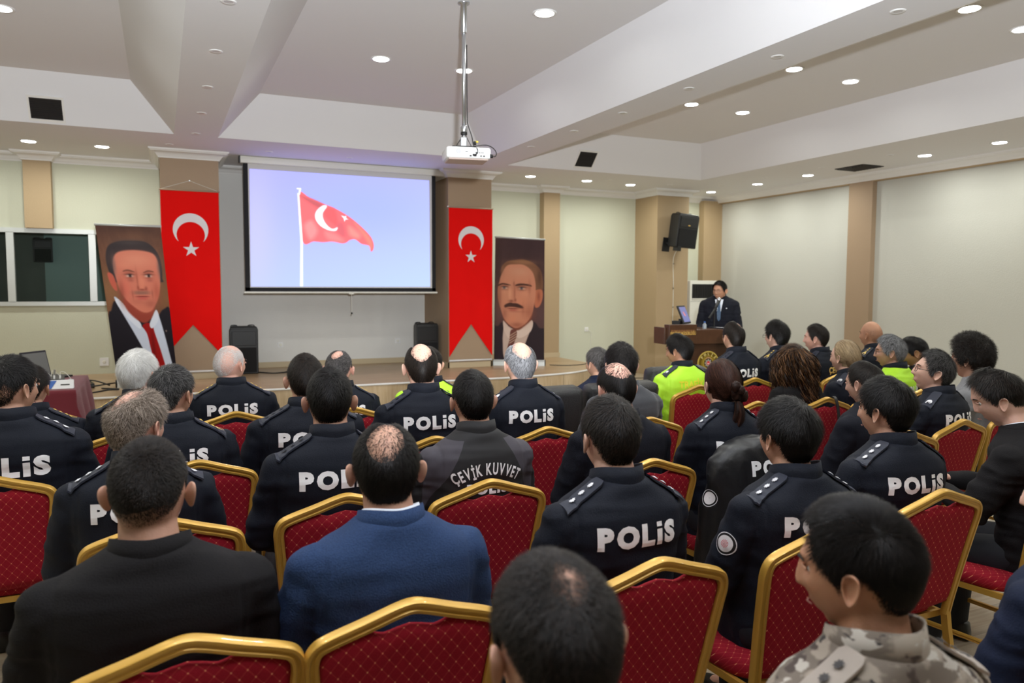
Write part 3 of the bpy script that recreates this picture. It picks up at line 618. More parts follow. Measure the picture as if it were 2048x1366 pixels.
def man_right(U, V):
    n = noise2(U, V, 2, 8)[..., None]; A = .43
    img = np.array([.27, .175, .165])+n*np.array([.022, .018, .02])
    img = blob(img, U, V, (.05, .60), (.25, .22), (.40, .28, .27), .6); img = blob(img, U, V, (.97, .62), (.2, .2), (.40, .28, .27), .6); img = blob(img, U, V, (.7, .05), (.5, .1), (.22, .14, .15), .6)
    def pg(P, c, **k):
        nonlocal img
        img = lay(img, U*A, V, [(a*A, b) for a, b in P], c, **k)
    def bl(c, r_, col, a=.5, p=2):
        nonlocal img
        img = blob(img, U, V, c, r_, col, a, p)
    pg([(-.05, .76), (.08, .72), (.18, .69), (.5, .75), (.77, .68), (.90, .73), (1.05, .77), (1.1, 1.1), (-.1, 1.1)], (.165, .115, .13), soft=.01)
    pg([(.18, .675), (.28, .72), (.45, .75), (.62, .72), (.75, .665), (.74, .73), (.66, .82), (.55, .95), (.50, 1.0), (.22, 1.0), (.17, .85), (.18, .74)], (.76, .66, .60), soft=.006)
    pg([(.18, .68), (.33, .755), (.29, .82), (.20, .76)], (.82, .72, .66), soft=.004); pg([(.75, .67), (.73, .76), (.50, .82), (.44, .755)], (.84, .75, .69), soft=.004)
    pg([(.33, .755), (.44, .752), (.45, .80), (.40, .86), (.33, .95), (.24, .95), (.30, .84)], (.42, .24, .20), soft=.004)
    for k in range(6): pg([(.30+.0*k, .83-.02*k+.03), (.45, .79-.02*k+.03), (.45, .797-.02*k+.03), (.30, .838-.02*k+.03)], (.80, .68, .58), soft=.003, smooth=False, alpha=.0 if k > 3 else .8)
    pg([(.22, .62), (.70, .60), (.74, .66), (.60, .72), (.45, .755), (.28, .71), (.19, .67)], (.45, .24, .17), soft=.012)
    pg([(.10, .33), (.12, .25), (.22, .195), (.40, .175), (.58, .168), (.78, .195), (.92, .25), (.97, .34), (.96, .42), (.88, .45), (.2, .42), (.08, .40)], (.47, .31, .21), soft=.008)
    bl((.55, .19), (.25, .02), (.66, .46, .32), .6); bl((.90, .30), (.05, .08), (.30, .18, .12), .6); bl((.11, .32), (.04, .08), (.22, .13, .10), .7)
    pg([(.80, .43), (.88, .41), (.96, .42), (.96, .49), (.90, .55), (.82, .56), (.79, .50)], (.72, .42, .30), soft=.006); bl((.885, .47), (.03, .04), (.48, .24, .17), .6)
    pg([(.13, .30), (.24, .225), (.42, .21), (.60, .215), (.76, .27), (.82, .36), (.82, .46), (.79, .55), (.74, .63), (.62, .70), (.46, .735), (.33, .72), (.20, .665), (.12, .58), (.07, .50), (.06, .42), (.09, .36)], (.78, .51, .39), soft=.009)
    bl((.50, .27), (.22, .04), (.80, .58, .46), .6); bl((.09, .50), (.05, .14), (.48, .26, .19), .5); bl((.70, .60), (.12, .07), (.58, .32, .23), .5); bl((.55, .52), (.10, .05), (.83, .52, .38), .5); bl((.45, .71), (.14, .022), (.50, .25, .18), .5); bl((.36, .66), (.07, .03), (.82, .50, .37), .5)
    for ex, w in ((.20, .075), (.55, .085)):
        bl((ex, .400), (w+.02, .022), (.42, .22, .17), .65); bl((ex, .408), (w*.75, .010), (.80, .66, .56), .9, 3); bl((ex-.01, .407), (.028, .011), (.25, .26, .30), .95, 3); bl((ex, .397), (w*.85, .0035), (.15, .08, .06), .85); bl((ex, .422), (w*.8, .004), (.50, .27, .2), .6)
    pg([(.07, .383), (.16, .368), (.30, .378), (.31, .386), (.16, .380), (.07, .394)], (.30, .17, .12), soft=.006); pg([(.42, .378), (.52, .366), (.70, .372), (.74, .388), (.58, .381), (.43, .388)], (.30, .17, .12), soft=.006)
    bl((.40, .45), (.02, .07), (.55, .29, .21), .5); bl((.31, .46), (.025, .05), (.86, .58, .44), .6); bl((.33, .513), (.05, .010), (.42, .2, .15), .7); bl((.42, .505), (.02, .014), (.50, .26, .19), .6)
    pg([(.20, .548), (.30, .527), (.37, .530), (.46, .533), (.57, .556), (.56, .572), (.40, .562), (.28, .562), (.21, .568)], (.27, .15, .11), soft=.009)
    bl((.20, .435), (.06, .03), (.82, .56, .43), .5); bl((.62, .445), (.09, .03), (.84, .56, .43), .5); bl((.30, .44), (.03, .06), (.86, .62, .48), .5); bl((.385, .37), (.015, .02), (.50, .28, .21), .6); bl((.70, .40), (.03, .06), (.60, .35, .26), .5); bl((.57, .58), (.03, .05), (.60, .34, .26), .4); bl((.20, .62), (.06, .05), (.56, .31, .24), .5); bl((.15, .26), (.04, .05), (.60, .42, .32), .4); bl((.45, .60), (.18, .008), (.62, .36, .28), .4)
    bl((.37, .575), (.11, .004), (.35, .12, .10), .85, 3); bl((.37, .588), (.09, .009), (.66, .33, .27), .7, 3)
    return img
def rollup(name, c, nx, ny, fn, label, baserot):
    tl, tr, bl_, br_ = [Vector(q) for q in c]
    o0 = (bl_+br_)/2; o0.z = HS
    r = empty('rollup_banner', o0, 0, label, 'banner')
    c2 = [q-o0 for q in (tl, tr, bl_, br_)]
    n = (c2[1]-c2[0]).cross(c2[2]-c2[0]).normalized()
    if n.y > 0: n = -n
    pm_ = picture_mesh('printed_portrait', [q+n*.002 for q in c2], nx, ny, fn, vcol_mat('portrait_print', .5), r)
    s = pm_.modifiers.new('thickness', 'SOLIDIFY'); s.thickness = .0015
    ex = (c2[1]-c2[0]).normalized()*.01
    obj('top_rail', MB().tube([c2[0]-ex+Vector((0, 0, .008)), c2[1]+ex+Vector((0, 0, .008))], .014, 8), MT['alu'], r, True)
    eb = (c2[3]-c2[2]).normalized(); a, b = c2[2].copy(), c2[3].copy(); a.z = b.z = .05
    obj('base_cassette', MB().tube([a-eb*.01, b+eb*.01], .048, 14, prof=[(-1, -.8), (-.6, -1), (.7, -.9), (1, -.2), (1, .5), (.3, 1), (-1, 1)]), MT['alu'], r, auto=.5)
    obj('end_cap', MB().tube([a-eb*.022, a-eb*.009], .052, 14), MT['black'], r, True); obj('end_cap', MB().tube([b+eb*.009, b+eb*.022], .052, 14), MT['black'], r, True)
    bk = (c2[0]+c2[1])/2; bm_ = (a+b)/2
    obj('support_pole', MB().tube([bk-n*.02, bm_-n*.05], .009, 8), MT['metal'], r, True)
    f = n*.12; obj('foot', MB().tube([bm_+f*1.2-Vector((0, 0, .04)), bm_-f*1.2-Vector((0, 0, .04))], .009, 8, prof=[(-1, -2), (1, -2), (1, 2), (-1, 2)]), MT['metal'], r)
    return r
rollup('', [(-.713, 10.7, 2.405), (.018, 10.7, 2.405), (-.525, 10.76, .46), (.17, 10.86, .46)], 150, 340, man_left, 'leaning roll-up banner printed with a portrait of a man in red tie', 0)
rollup('', [(4.995, 11.5, 2.475), (5.695, 11.1, 2.43), (4.975, 11.5, .47), (5.70, 11.1, .47)], 150, 330, man_right, 'upright roll-up banner printed with a portrait of a man with a moustache', 0)
# ============================================================ LOUDSPEAKERS, SOCKETS, CABLES
def loudspeaker(loc, rz, w, d, h, label, tilt=0, logo=False):
    r = empty('loudspeaker', loc, rz, label, 'loudspeaker'); r.rotation_euler = (tilt, 0, rz)
    a = w/2
    prof_ = [(-a, 0), (-a*.96, -d*.03), (a*.96, -d*.03), (a, 0), (a*.72, d), (-a*.72, d)]
    R = []
    for z, s in ((0, .95), (.012, 1), (h*.93, 1), (h*.985, .93), (h, .86)): R.append([(x*s, y*s+(d*.5*(1-s)), z) for x, y in prof_])
    obj('cabinet', MB().rings(R), MT['black'], r, bevel=.006)
    obj('grille', MB().box((0, -.014, h*.30), (w*.86, .02, h*.52), None, 0, .008), MT['blackmat'], r)
    hm = MB(); R = []
    for k, (s, y) in enumerate(((1, -.012), (.75, .01), (.42, .04), (.18, .06))): R.append([(x*s*w*.40, y-.01, h*.75+z*s*h*.13) for x, z in ((-1, -1), (1, -1), (1, .4), (.6, 1), (-.6, 1), (-1, .4))])
    hm.rings(R[::-1], cap=True)
    obj('horn', MB().box((0, -.012, h*.75), (w*.84, .014, h*.30), None, 0, .006).add([(x*w*.4, -.021, h*.75+z*h*.13) for x, z in ((-1, -.9), (1, -.9), (.35, 0), (-.35, 0), (1, .9), (-1, .9))], [(0, 1, 2, 3), (3, 2, 4, 5)]), MT['black'], r)
    hd = MB()
    for x in (-.3, .3): hd.tube(spline([(x*w-.05, d*.5, h-.01), (x*w-.03, d*.5, h+.012), (x*w+.03, d*.5, h+.012), (x*w+.05, d*.5, h-.01)], 4), .008, 6)
    obj('handle', hd, MT['black'], r)
    if logo: obj('badge', MB().b2((-.022, -.027, h*.645), (.025, -.022, h*.675)), MT['goldprint'], r)
    return r
loudspeaker((1.085, 11.72, HS), 0, .40, .32, .70, 'black loudspeaker standing on the stage right of the left flag column')
loudspeaker((3.90, 11.72, HS), 0, .37, .32, .70, 'black loudspeaker standing on the stage beside the right flag column')
ws = loudspeaker((8.82, 11.50, 2.40), math.radians(6), .50, .30, .62, 'black loudspeaker on a bracket high on the wide tan pillar', .0, True)
ws.rotation_euler = (0.10, math.radians(3.5), math.radians(6))
obj('bracket', MB().b2((-.21, -.02, -.07), (-.12, .10, .03)).tube([(-.16, .05, -.02), (-.16, .26, .05)], .02, 8).b2((-.25, .34, -.1), (-.08, .355, .16)).tube([(-.16, .25, .05), (-.16, .35, .05)], .02, 8), MT['black'], ws)
cbl = obj('speaker_cable', MB().tube(spline([(8.83, 11.72, 2.42), (8.82, 11.86, 2.2), (8.835, 11.862, 1.7), (8.825, 11.862, .6), (8.82, 11.862, .03)], 8), .0055, 6), MT['offw'], None, True)
tag(cbl, 'thin white cable running down the tan pillar below the wall loudspeaker', 'cable')
cl = MB()
for z in (2.12, 1.66, 1.3): cl.box((8.828, 11.856, z), (.02, .016, .012))
obj('cable_clip', cl, MT['black'], cbl)
loudspeaker((-1.62, 13.62, 2.02), .1, .26, .16, .36, 'black loudspeaker box behind the booth window, standing in for a reflection in the glass')  # box added in the booth to imitate a loudspeaker mirrored in the pane
def socket(x, y, z, label, h=.08):
    r = empty('wall_socket', (x, y, z), 0, label, 'wall socket', 'white wall sockets')
    obj('plate', MB().box((0, -.006, 0), (h, .012, h), None, 0, .003), MT['white'], r)
    obj('insert', MB().lathe([(.012, -.013), (.024, -.015), (.026, -.011), (.026, -.006), (.012, -.006)], 16, ax='y'), MT['offw'], r, True)
    obj('contact', MB().lathe([(.0005, -.0085), (.013, -.0085), (.013, -.006), (.0005, -.006)], 12, ax='y'), MT['black'], r)
    return r
socket(1.72, YW, .73, 'white wall socket low on the stage wall right of the left loudspeaker'); socket(3.655, YW, .745, 'white wall socket on the stage wall just left of the right loudspeaker')
socket(7.37, YW, .87, 'white socket with a hanging wire on the cream wall left of the wide pillar')
socket(-.78, YW, .55, 'white double socket low on the wall left of the leaning portrait', .12)
tag(obj('hanging_wire', MB().tube(spline([(7.40, 12.585, .86), (7.47, 12.58, .78), (7.44, 12.58, .5), (7.38, 12.58, .2), (7.36, 12.56, .02)], 8), .004, 6), MT['offw'], None, True), 'thin wire dangling from the socket on the cream wall to the floor', 'cable')
tag(obj('floor_cable', MB().tube(spline([(5.80, 11.1, HS+.01), (6.1, 10.95, HS+.008), (6.45, 11.05, HS+.008), (6.66, 11.35, HS+.01), (6.75, 11.5, .1), (7.0, 11.9, .01), (7.8, 11.7, .01), (8.4, 11.5, .01)], 7), .006, 6), MT['black'], None, True), 'black cable running over the stage edge from the upright portrait banner', 'cable')
tag(obj('cable_loop', MB().tube(spline([(1.25, 11.9, HS+.01), (1.45, 11.62, HS+.012), (1.6, 11.65, HS+.01), (1.72, 11.55, HS+.03), (1.78, 11.62, HS+.02), (1.7, 11.7, HS+.02), (1.62, 11.62, HS+.01)], 7), .009, 6), MT['black'], None, True), 'coiled black cable on the stage beside the left loudspeaker', 'cable')
cm = MB()
for k, P in enumerate([[(-.95, 10.9, HS+.01), (-.8, 10.6, HS+.05), (-.6, 10.75, HS+.06), (-.45, 11.3, HS+.01)], [(-1.0, 10.5, HS+.01), (-.8, 10.3, HS+.01), (-.62, 10.5, HS+.01), (-.5, 10.45, HS+.02), (-.7, 10.7, HS+.01)], [(-.72, 8.9, .70), (-.75, 9.6, .55), (-.85, 10.2, HS+.04), (-.8, 10.9, HS+.03), (-.9, 11.6, HS+.01)], [(-1.1, 11.0, HS+.01), (-.85, 10.95, HS+.09), (-.62, 10.9, HS+.02)]]):
    cm.tube(spline(P, 8), .009, 6)
cm.box((-.86, 10.85, HS+.03), (.14, .06, .05))
tag(obj('cable_tangle', cm, MT['black'], None, True), 'tangled black cables on the stage between the table and leaning portrait', 'cable')

# ============================================================ AIR CONDITIONER
ac = empty('air_conditioner', (9.62, 12.15, 0), 0, 'white floor-standing air conditioner behind the speaking man', 'air conditioner')
obj('body', MB().box((.03, 0, .905), (.68, .36, 1.81), None, 0, .02), MT['offw'], ac, auto=.5)
obj('outlet', MB().b2((-.26, -.185, 1.46), (.26, -.178, 1.74)), MT['black'], ac)
lv = MB()
for i in range(12): lv.b2((-.25+i*.0435, -.192, 1.475), (-.245+i*.0435, -.184, 1.735))
for i in range(6): lv.b2((-.255, -.194, 1.50+i*.042), (.255, -.188, 1.504+i*.042))
obj('louvre', lv, MT['grid'], ac)
obj('outlet_lip', MB().box((0, -.19, 1.452), (.53, .02, .022), None, 0, .006), MT['offw'], ac)
obj('panel_seam', MB().b2((-.30, -.1815, 1.40), (.30, -.179, 1.404)), MT['grid'], ac)
obj('label_plate', MB().b2((-.03, -.184, 1.10), (.10, -.180, 1.27)), MT['tag'], ac)
obj('display', MB().b2((-.02, -.187, 1.235), (.08, -.183, 1.262)), MT['grid'], ac)
tag(obj('cable_conduit', MB().b2((9.235, 12.2, 0), (9.27, 12.27, 1.05)), MT['black'], None), 'black upright cable duct between the tan pillar and the air conditioner', 'cable duct')

# ============================================================ LECTERN, MONITOR, MICROPHONE
lc = empty('lectern', (5.98, 7.30, 0), math.radians(-8), 'dark wooden lectern with a gold police emblem and a lettered sign board', 'lectern')
obj('body', MB().b2((-.30, -.06, 0), (.36, .36, 1.0)), MT['wood'], lc, bevel=.006)
obj('desk', MB().prism([(-.32, 1.0), (-.30, 1.165), (.0, 1.175), (.38, 1.145), (.40, 1.0)], -.12, .42, ax='y'), MT['wood2'], lc, bevel=.006)
obj('plinth', MB().b2((-.34, -.10, 0), (.40, .40, .08)), MT['wood'], lc, bevel=.006)
sb = obj('sign_board', MB().b2((-.66, -.22, 1.015), (-.30, -.10, 1.235)).b2((-.69, -.16, 1.005), (-.66, .10, 1.20)), MT['wood2'], lc, bevel=.004)
for n_, (z, t, s) in enumerate(((1.140, 'EMNİYET MÜDÜRLÜĞÜ', .050),)):
    V, F = text_geo(t, s, .0008, .62)
    obj('lettering', MB().add([(v[0]-.48, -.2236, z+v[1]) for v in V], F), MT['goldprint'], sb, fixn=False)
st = MB()
for i in range(10): st.b2((-.635+i*.031, -.2225, 1.115), (-.635+i*.031+.027, -.221, 1.175))
obj('inlay', st, mat('striped_inlay', (.20, .085, .03), .4, noise=(40, .4)), sb)
em = MB(); emb = empty('x'); bpy.data.objects.remove(emb)
def emblem(U, V):
    x, y = (U-.5)*2, (V-.5)*2; r = np.hypot(x, y); a = np.arctan2(y, x)
    img = np.zeros(U.shape+(3,))+np.array([.42, .33, .10])
    def ring(r0, r1, c, k=1):
        nonlocal img
        m = (np.clip((r-r0)/.02+.5, 0, 1)*np.clip((r1-r)/.02+.5, 0, 1)*k)[..., None]; img = img*(1-m)+np.array(c)*m
    ring(.93, 1.1, (.80, .72, .35)); ring(.60, .64, (.75, .64, .25)); ring(0, .60, (.30, .22, .08))
    ring(.40, .56, (.55, .46, .15), .6+.4*0); m = ((np.abs(np.sin(a*14)) > .55) & (r > .42) & (r < .56))[..., None]; img = np.where(m, np.array([.72, .62, .25]), img)
    rr = .36*(.62+.38*np.abs(np.cos(a*4))); m = (r < rr)[..., None]; img = np.where(m, np.array([.62, .60, .56]), img)
    ring(0, .15, (.85, .08, .07)); m = ((np.hypot(x, y) < .09) & (np.hypot(x, y+.03) > .07))[..., None]; img = np.where(m, np.array([.95, .95, .95]), img)
    for k in range(6):
        cx_ = -.25+k*.10; cy = -.50+.14*abs(k-2.5)/2.5; m = (np.hypot(x-cx_, y-cy) < .045)[..., None]; img = np.where(m, np.array([.80, .60, .50]), img)
    return img
def emb_round(P, U, V):
    x, y = (U-.5)*2, (V-.5)*2; r = np.maximum(np.abs(x), np.abs(y)); q = np.hypot(x, y); k = np.where(q > 0, r/np.maximum(q, 1e-6), 1)
    a = np.arctan2(y, x); lob = 1+.0*a
    cx_, cz = (P[..., 0].max()+P[..., 0].min())/2, (P[..., 2].max()+P[..., 2].min())/2
    P = P.copy(); P[..., 0] = cx_+(P[..., 0]-cx_)*k; P[..., 2] = cz+(P[..., 2]-cz)*k; return P
ex, ez, er = -.05, .765, .14
def emf(U, V):   # colours evaluated at the rounded position
    x, y = (U-.5)*2, (V-.5)*2; r = np.maximum(np.abs(x), np.abs(y)); q = np.hypot(x, y); k = np.where(q > 0, r/np.maximum(q, 1e-6), 1)
    return emblem(x*k/2+.5, y*k/2+.5)
ed = obj('emblem', MB().lathe([(.0005, 0), (er+.004, 0), (er+.004, .008), (.0005, .008)], 40, (ex, -.068, ez), ax='y'), MT['goldprint'], lc)
picture_mesh('emblem_print', [(ex-er, -.0692, ez+er), (ex+er, -.0692, ez+er), (ex-er, -.0692, ez-er), (ex+er, -.0692, ez-er)], 90, 90, emf, vcol_mat('emblem_paint', .35), ed, emb_round)
for i, ch in enumerate('POLİS'):
    V, F = text_geo(ch, .040, .0012); a = math.radians(52-i*26); R2 = Matrix.Rotation(a, 2)
    obj('emblem_letter', MB().add([((R2 @ Vector(v[:2]))[0]-math.sin(a)*er*.78+ex, -.0702, (R2 @ Vector(v[:2]))[1]+math.cos(a)*er*.78+ez) for v in V], F), mat('emblem_letter', (.85, .70, .28), .4) if i == 0 else bpy.data.materials['emblem_letter'], ed, fixn=False)
mo = empty('computer_monitor', (5.67, 7.40, 1.17), math.radians(-38), 'small black computer monitor on the lectern, screen facing the speaking man', 'monitor')
Rt = Matrix.Rotation(-.40, 3, 'X')
mo.rotation_euler = (0, 0, math.radians(34))
obj('panel', MB().box((0, 0, .17), (.25, .022, .23), Rt, 0, .005), MT['black'], mo)
obj('display', MB().box(Vector((0, 0, .17))+Rt @ Vector((0, -.0125, 0)), (.215, .002, .19), Rt), mat('monitor_picture', (.02, .03, .06), .3, emit=(.16, .17, .36), estr=.75), mo)
obj('display_flag', MB().add([Vector((0, 0, .17))+Rt @ Vector((a, -.0142, b)) for a, b in ((-.04, .04), (.0, .02), (.025, -.03), (.0, -.02), (-.03, -.015))], [(0, 1, 2, 3, 4)]), mat('monitor_flag', (.4, .1, .1), .3, emit=(.55, .16, .16), estr=.6), mo)
obj('stand', MB().b2((-.10, -.07, 0), (.10, .09, .02)).b2((-.04, .02, .0), (.03, .05, .12)).b2((-.13, .0, .0), (-.05, .10, .10)), MT['black'], mo)
bo = empty('water_bottle', (5.92, 7.32, 1.17), 0, 'small water bottle with a blue cap on the lectern', 'bottle')
obj('bottle_body', MB().lathe([(.001, 0), (.022, 0), (.024, .01), (.024, .05), (.010, .07), (.010, .078)], 14), mat('clear_plastic', (.7, .78, .85), .1, trans=.7), bo, True); obj('cap', MB().lathe([(.012, .074), (.012, .088), (.001, .089)], 12), MT['bluep'], bo, True)
mi = empty('microphone', (6.18, 7.46, 1.17), 0, 'black gooseneck-stand microphone pointing at the speaking man', 'microphone')
obj('stand', MB().tube([(.0, .0, 0), (.0, .0, .20)], .009, 8).tube([(-.10, -.02, .12), (.0, .0, .22), (.045, .02, .28)], .012, 8).lathe([(.001, 0), (.06, 0), (.06, .012), (.001, .015)], 16), MT['black'], mi)
obj('handle', MB().tube([(.0, .0, .21), (.10, .05, .325)], [.013, .022], 12), MT['black'], mi, True)
obj('mic_head', MB().lathe([(.001, -.028), (.018, -.022), (.027, -.005), (.024, .016), (.012, .027), (.001, .029)], 14, (.115, .058, .345)), MT['metal'], mi, True)
obj('clip', MB().box((.02, .01, .235), (.03, .03, .04)), MT['black'], mi)
tag(obj('paper_sheet', MB().box((6.22, 7.28, 1.178), (.16, .2, .003), Matrix.Rotation(.06, 3, 'Y')), MT['paper'], None), 'white sheet of paper on the lectern desk', 'paper')

# ============================================================ TABLE WITH THE MAROON CLOTH
tb = empty('folding_table', (-1.75, 8.28, 0), 0, 'table fully covered by the maroon cloth at far left', 'table')
obj('tabletop', MB().b2((-1.05, -.62, .70), (1.02, .62, .735)), MT['wood'], tb)
for x in (-.9, .9):
    for y in (-.5, .5): obj('leg', MB().tube([(x, y, 0), (x, y, .70)], .018, 8), MT['metal'], tb)
nx, ny = 50, 90; V = []
def cloth_pt(s, t):   # s along x from the left edge to the right drop, t along y with drops on both ends
    x0, x1, y0, y1 = -2.85, -.70, 7.645, 8.90; z = .742
    x, y = s, t; dx = max(0, x-x1); dyf = max(0, y0-y); dyb = max(0, y-y1); d = dx+dyf+dyb
    w = .018*math.sin(s*14+1)*min(1, dyf*4)+.022*math.sin(t*13)*min(1, dx*4)
    X = min(x, x1)+(.10*dx+w*(dx > 0))+(.05*dyf if dx > 0 else 0); Y = min(max(y, y0), y1)-(.10*dyf+w*(dyf > 0))+.1*dyb
    if d > 0: z = .742-.985*max(dx, dyf, dyb)-(.12 if dx > 0 and (dyf > 0 or dyb > 0) else 0)*min(dx, dyf+dyb)*2
    return (X, Y, z)
for j in range(ny+1):
    for i in range(nx+1):
        V.append(cloth_pt(-2.95+i/nx*2.61, 7.20+j/ny*2.05))
F = [(j*(nx+1)+i, j*(nx+1)+i+1, (j+1)*(nx+1)+i+1, (j+1)*(nx+1)+i) for j in range(ny) for i in range(nx)]
tc_ = obj('tablecloth', MB().add(V, F), MT['maroon'], None, True); tag(tc_, 'maroon cloth draped over the table at far left', 'tablecloth')
s = tc_.modifiers.new('t', 'SOLIDIFY'); s.thickness = .002; s.offset = 0
lp = empty('laptop', (-1.02, 8.72, .745), math.radians(58), 'open grey laptop standing at the back of the maroon table', 'laptop')
obj('base', MB().box((0, 0, .01), (.34, .24, .018), None, 0, .004), MT['grid'], lp); obj('lid', MB().box((0, .15, .135), (.34, .014, .26), Matrix.Rotation(-.22, 3, 'X'), 0, .004), MT['black'], lp)
obj('display', MB().box((0, .142, .135), (.31, .003, .225), Matrix.Rotation(-.22, 3, 'X')), MT['greyd'], lp)
npn = empty('name_plate', (-.90, 7.80, .745), 0, 'blue and white name card at the front of the maroon table', 'name card')
obj('card', MB().prism([(-.045, 0), (.045, 0), (0, .075)], -.17, .17, ax='x'), MT['paper'], npn)
obj('blue_band', MB().add([(-.06, -.0462, .004), (.0, -.0462, .004), (.04, -.0062, .070), (-.02, -.0062, .070)], [(0, 1, 2, 3)]), MT['bluep'], npn)
obj('small_print', MB().add([(.07, -.030, .030), (.14, -.030, .030), (.14, -.024, .040), (.07, -.024, .040)], [(0, 1, 2, 3)]), MT['grid'], npn)
mx_ = empty('audio_mixer', (-1.02, 8.2, .745), .1, 'small cluttered audio mixer with plugged cables on the maroon table', 'audio mixer')
obj('case', MB().box((0, 0, .03), (.36, .30, .05), None, 0, .008), MT['grid'], mx_)
kb = MB(); rr = random.Random(3)
for i in range(7):
    for j in range(5): kb.lathe([(.001, .055), (.008, .055), (.007, .068), (.001, .069)], 8, (-.14+i*.047, -.11+j*.045, 0))
obj('knob', kb, MT['white'], mx_); mx_.children[-1]['kind'] = 'stuff'
pc = MB()
for i in range(5):
    x = -.14+i*.07; pc.tube(spline([(x, .12, .06), (x+.01, .13, .095+.01*(i % 2)), (x+.05, .12, .08), (x+.10, .10, .01)], 6), .003, 6)
obj('plug_cable', pc, MT['offw'], mx_, True); obj('plug', MB().tube([(-.05, .1, .05), (-.04, .11, .16)], .009, 8).tube([(.09, .1, .05), (.1, .1, .12)], .009, 8), MT['metal'], mx_)
gm = empty('gooseneck_microphone', (-.80, 7.98, .745), .3, 'table microphone lying at the corner of the maroon table', 'microphone')
obj('head', MB().lathe([(.001, -.03), (.02, -.024), (.03, 0), (.024, .02), (.001, .03)], 14, (.03, 0, .035)), MT['metal'], gm, True); obj('body', MB().tube([(.02, 0, .03), (-.14, 0, .02)], [.02, .012], 10), MT['black'], gm, True)

# ============================================================ CHAIRS
CH = {}
def build_chair():
    r = empty('banquet_chair')
    # rail outline in the plane of the back (x, height)
    out_ = [(-.185, .42), (-.190, .50), (-.205, .64), (-.219, .78), (-.222, .825), (-.213, .855), (-.185, .872), (-.10, .899), (-.035, .921), (0, .928)]
    P = out_+[(-x, z) for x, z in out_[::-1][1:]]
    def back(x, z): t = max(0, z-.42); return (x, -.205-.17*t-.06*t*t, z)
    pts = [back(*p[:2]) for p in spline(P, 5)]
    prf = [(-1, -.55), (-.8, -.95), (-.35, -1), (-.22, -.72), (.22, -.72), (.35, -1), (.8, -.95), (1, -.55), (1, .7), (.7, 1), (-.7, 1), (-1, .7)]
    # front/back faces of the rail point along y, so sweep with 'up' = radial in-plane
    fr = MB(); R = []; m = len(pts)
    for i, p in enumerate(pts):
        p = Vector(p); t = (Vector(pts[min(i+1, m-1)])-Vector(pts[max(i-1, 0)])).normalized()
        nb = Vector((0, -1, -.2)).normalized(); w = t.cross(nb).normalized(); nb = w.cross(t).normalized()
        R.append([p+w*(a*.0165)+nb*(-b*.0135) for a, b in prf])
    fr.rings(R); CH['frame'] = obj('back_frame', fr, MT['gold'], r, auto=.6)
    # upholstered pad, scooped at the top
    n = 28; mz = 18; V = []; F = []
    def pad(side):
        rows = []
        for j in range(mz+1):
            row = []
            for i in range(n+1):
                u = -1+2*i/n
                au = abs(u); k_ = min(1, max(0, (.56-au)/.32)); k_ = k_*k_*(3-2*k_); zt = float(np.interp(au*.207, [0, .035, .10, .185, .198, .207], [.928, .921, .899, .872, .862, .842]))-.013-.034*k_
                zb = .465+.012*u*u
                z = zb+(zt-zb)*j/mz; hw = .176+.031*min(1, (z-.46)/.34)
                x = u*hw; b = back(x, z)
                e = (1-abs(u)**6)*(1-abs(2*j/mz-1)**10)
                row.append((x, b[1]+(.030 if side else -.014)*(.25+.75*e**.5)+(.004 if side else 0), z))
            rows.append(row)
        return rows
    A, B = pad(0), pad(1); V = [p for r_ in A for p in r_]+[p for r_ in B for p in r_]; o = (mz+1)*(n+1)
    for j in range(mz):
        for i in range(n):
            a = j*(n+1)+i; F.append((a, a+1, a+n+2, a+n+1)); F.append((o+a, o+a+n+1, o+a+n+2, o+a+1))
    for j in range(mz):
        a = j*(n+1); F.append((a, a+n+1, o+a+n+1, o+a)); a = j*(n+1)+n; F.append((a, o+a, o+a+n+1, a+n+1))
    for i in range(n):
        F.append((i, o+i, o+i+1, i+1)); a = mz*(n+1)+i; F.append((a, a+1, o+a+1, o+a))
    CH['pad'] = obj('backrest', MB().add(V, F), MT['red'], r, True)
    # seat cushion
    bm = bmesh.new(); R = []
    for z, s in ((.425, .93), (.432, .985), (.45, 1.0), (.472, .985), (.486, .93), (.492, .80), (.494, .4)):
        q = []
        for k in range(40):
            a = k*2*PI/40; c, s_ = math.cos(a), math.sin(a); e = .42
            x = math.copysign(abs(c)**e, c)*.205*s; y = math.copysign(abs(s_)**e, s_)*.205*s; x *= 1+.09*(y/.2)
            q.append((x, y+.02, z))
        R.append(q)
    bm.free(); CH['seat'] = obj('seat', MB().rings(R), MT['red'], r, auto=.9)
    sf = MB(); sf.tube([(-.185, -.18, .415), (-.20, .20, .415), (.20, .20, .415), (.185, -.18, .415), (-.185, -.18, .415)], .012, 8, prof=[(-1, -.7), (1, -.7), (1, .7), (-1, .7)])
    obj('seat_frame', sf, MT['gold'], r)
    q = [(-1, -.8), (-.3, -1), (-.2, -.7), (.2, -.7), (.3, -1), (1, -.8), (1, .8), (-1, .8)]
    for s_ in (-1, 1):
        obj('leg', MB().tube(spline([(s_*.187, -.205, .43), (s_*.187, -.225, .30), (s_*.190, -.285, 0)], 4), .0135, 8, prof=q), MT['gold'], r)
        obj('leg', MB().tube([(s_*.20, .195, .42), (s_*.203, .215, 0)], .0135, 8, prof=q), MT['gold'], r)
        obj('stretcher', MB().tube([(s_*.190, -.235, .20), (s_*.202, .205, .20)], .009, 8, prof=q), MT['gold'], r)
    return r
chair0 = build_chair(); chair_used = False
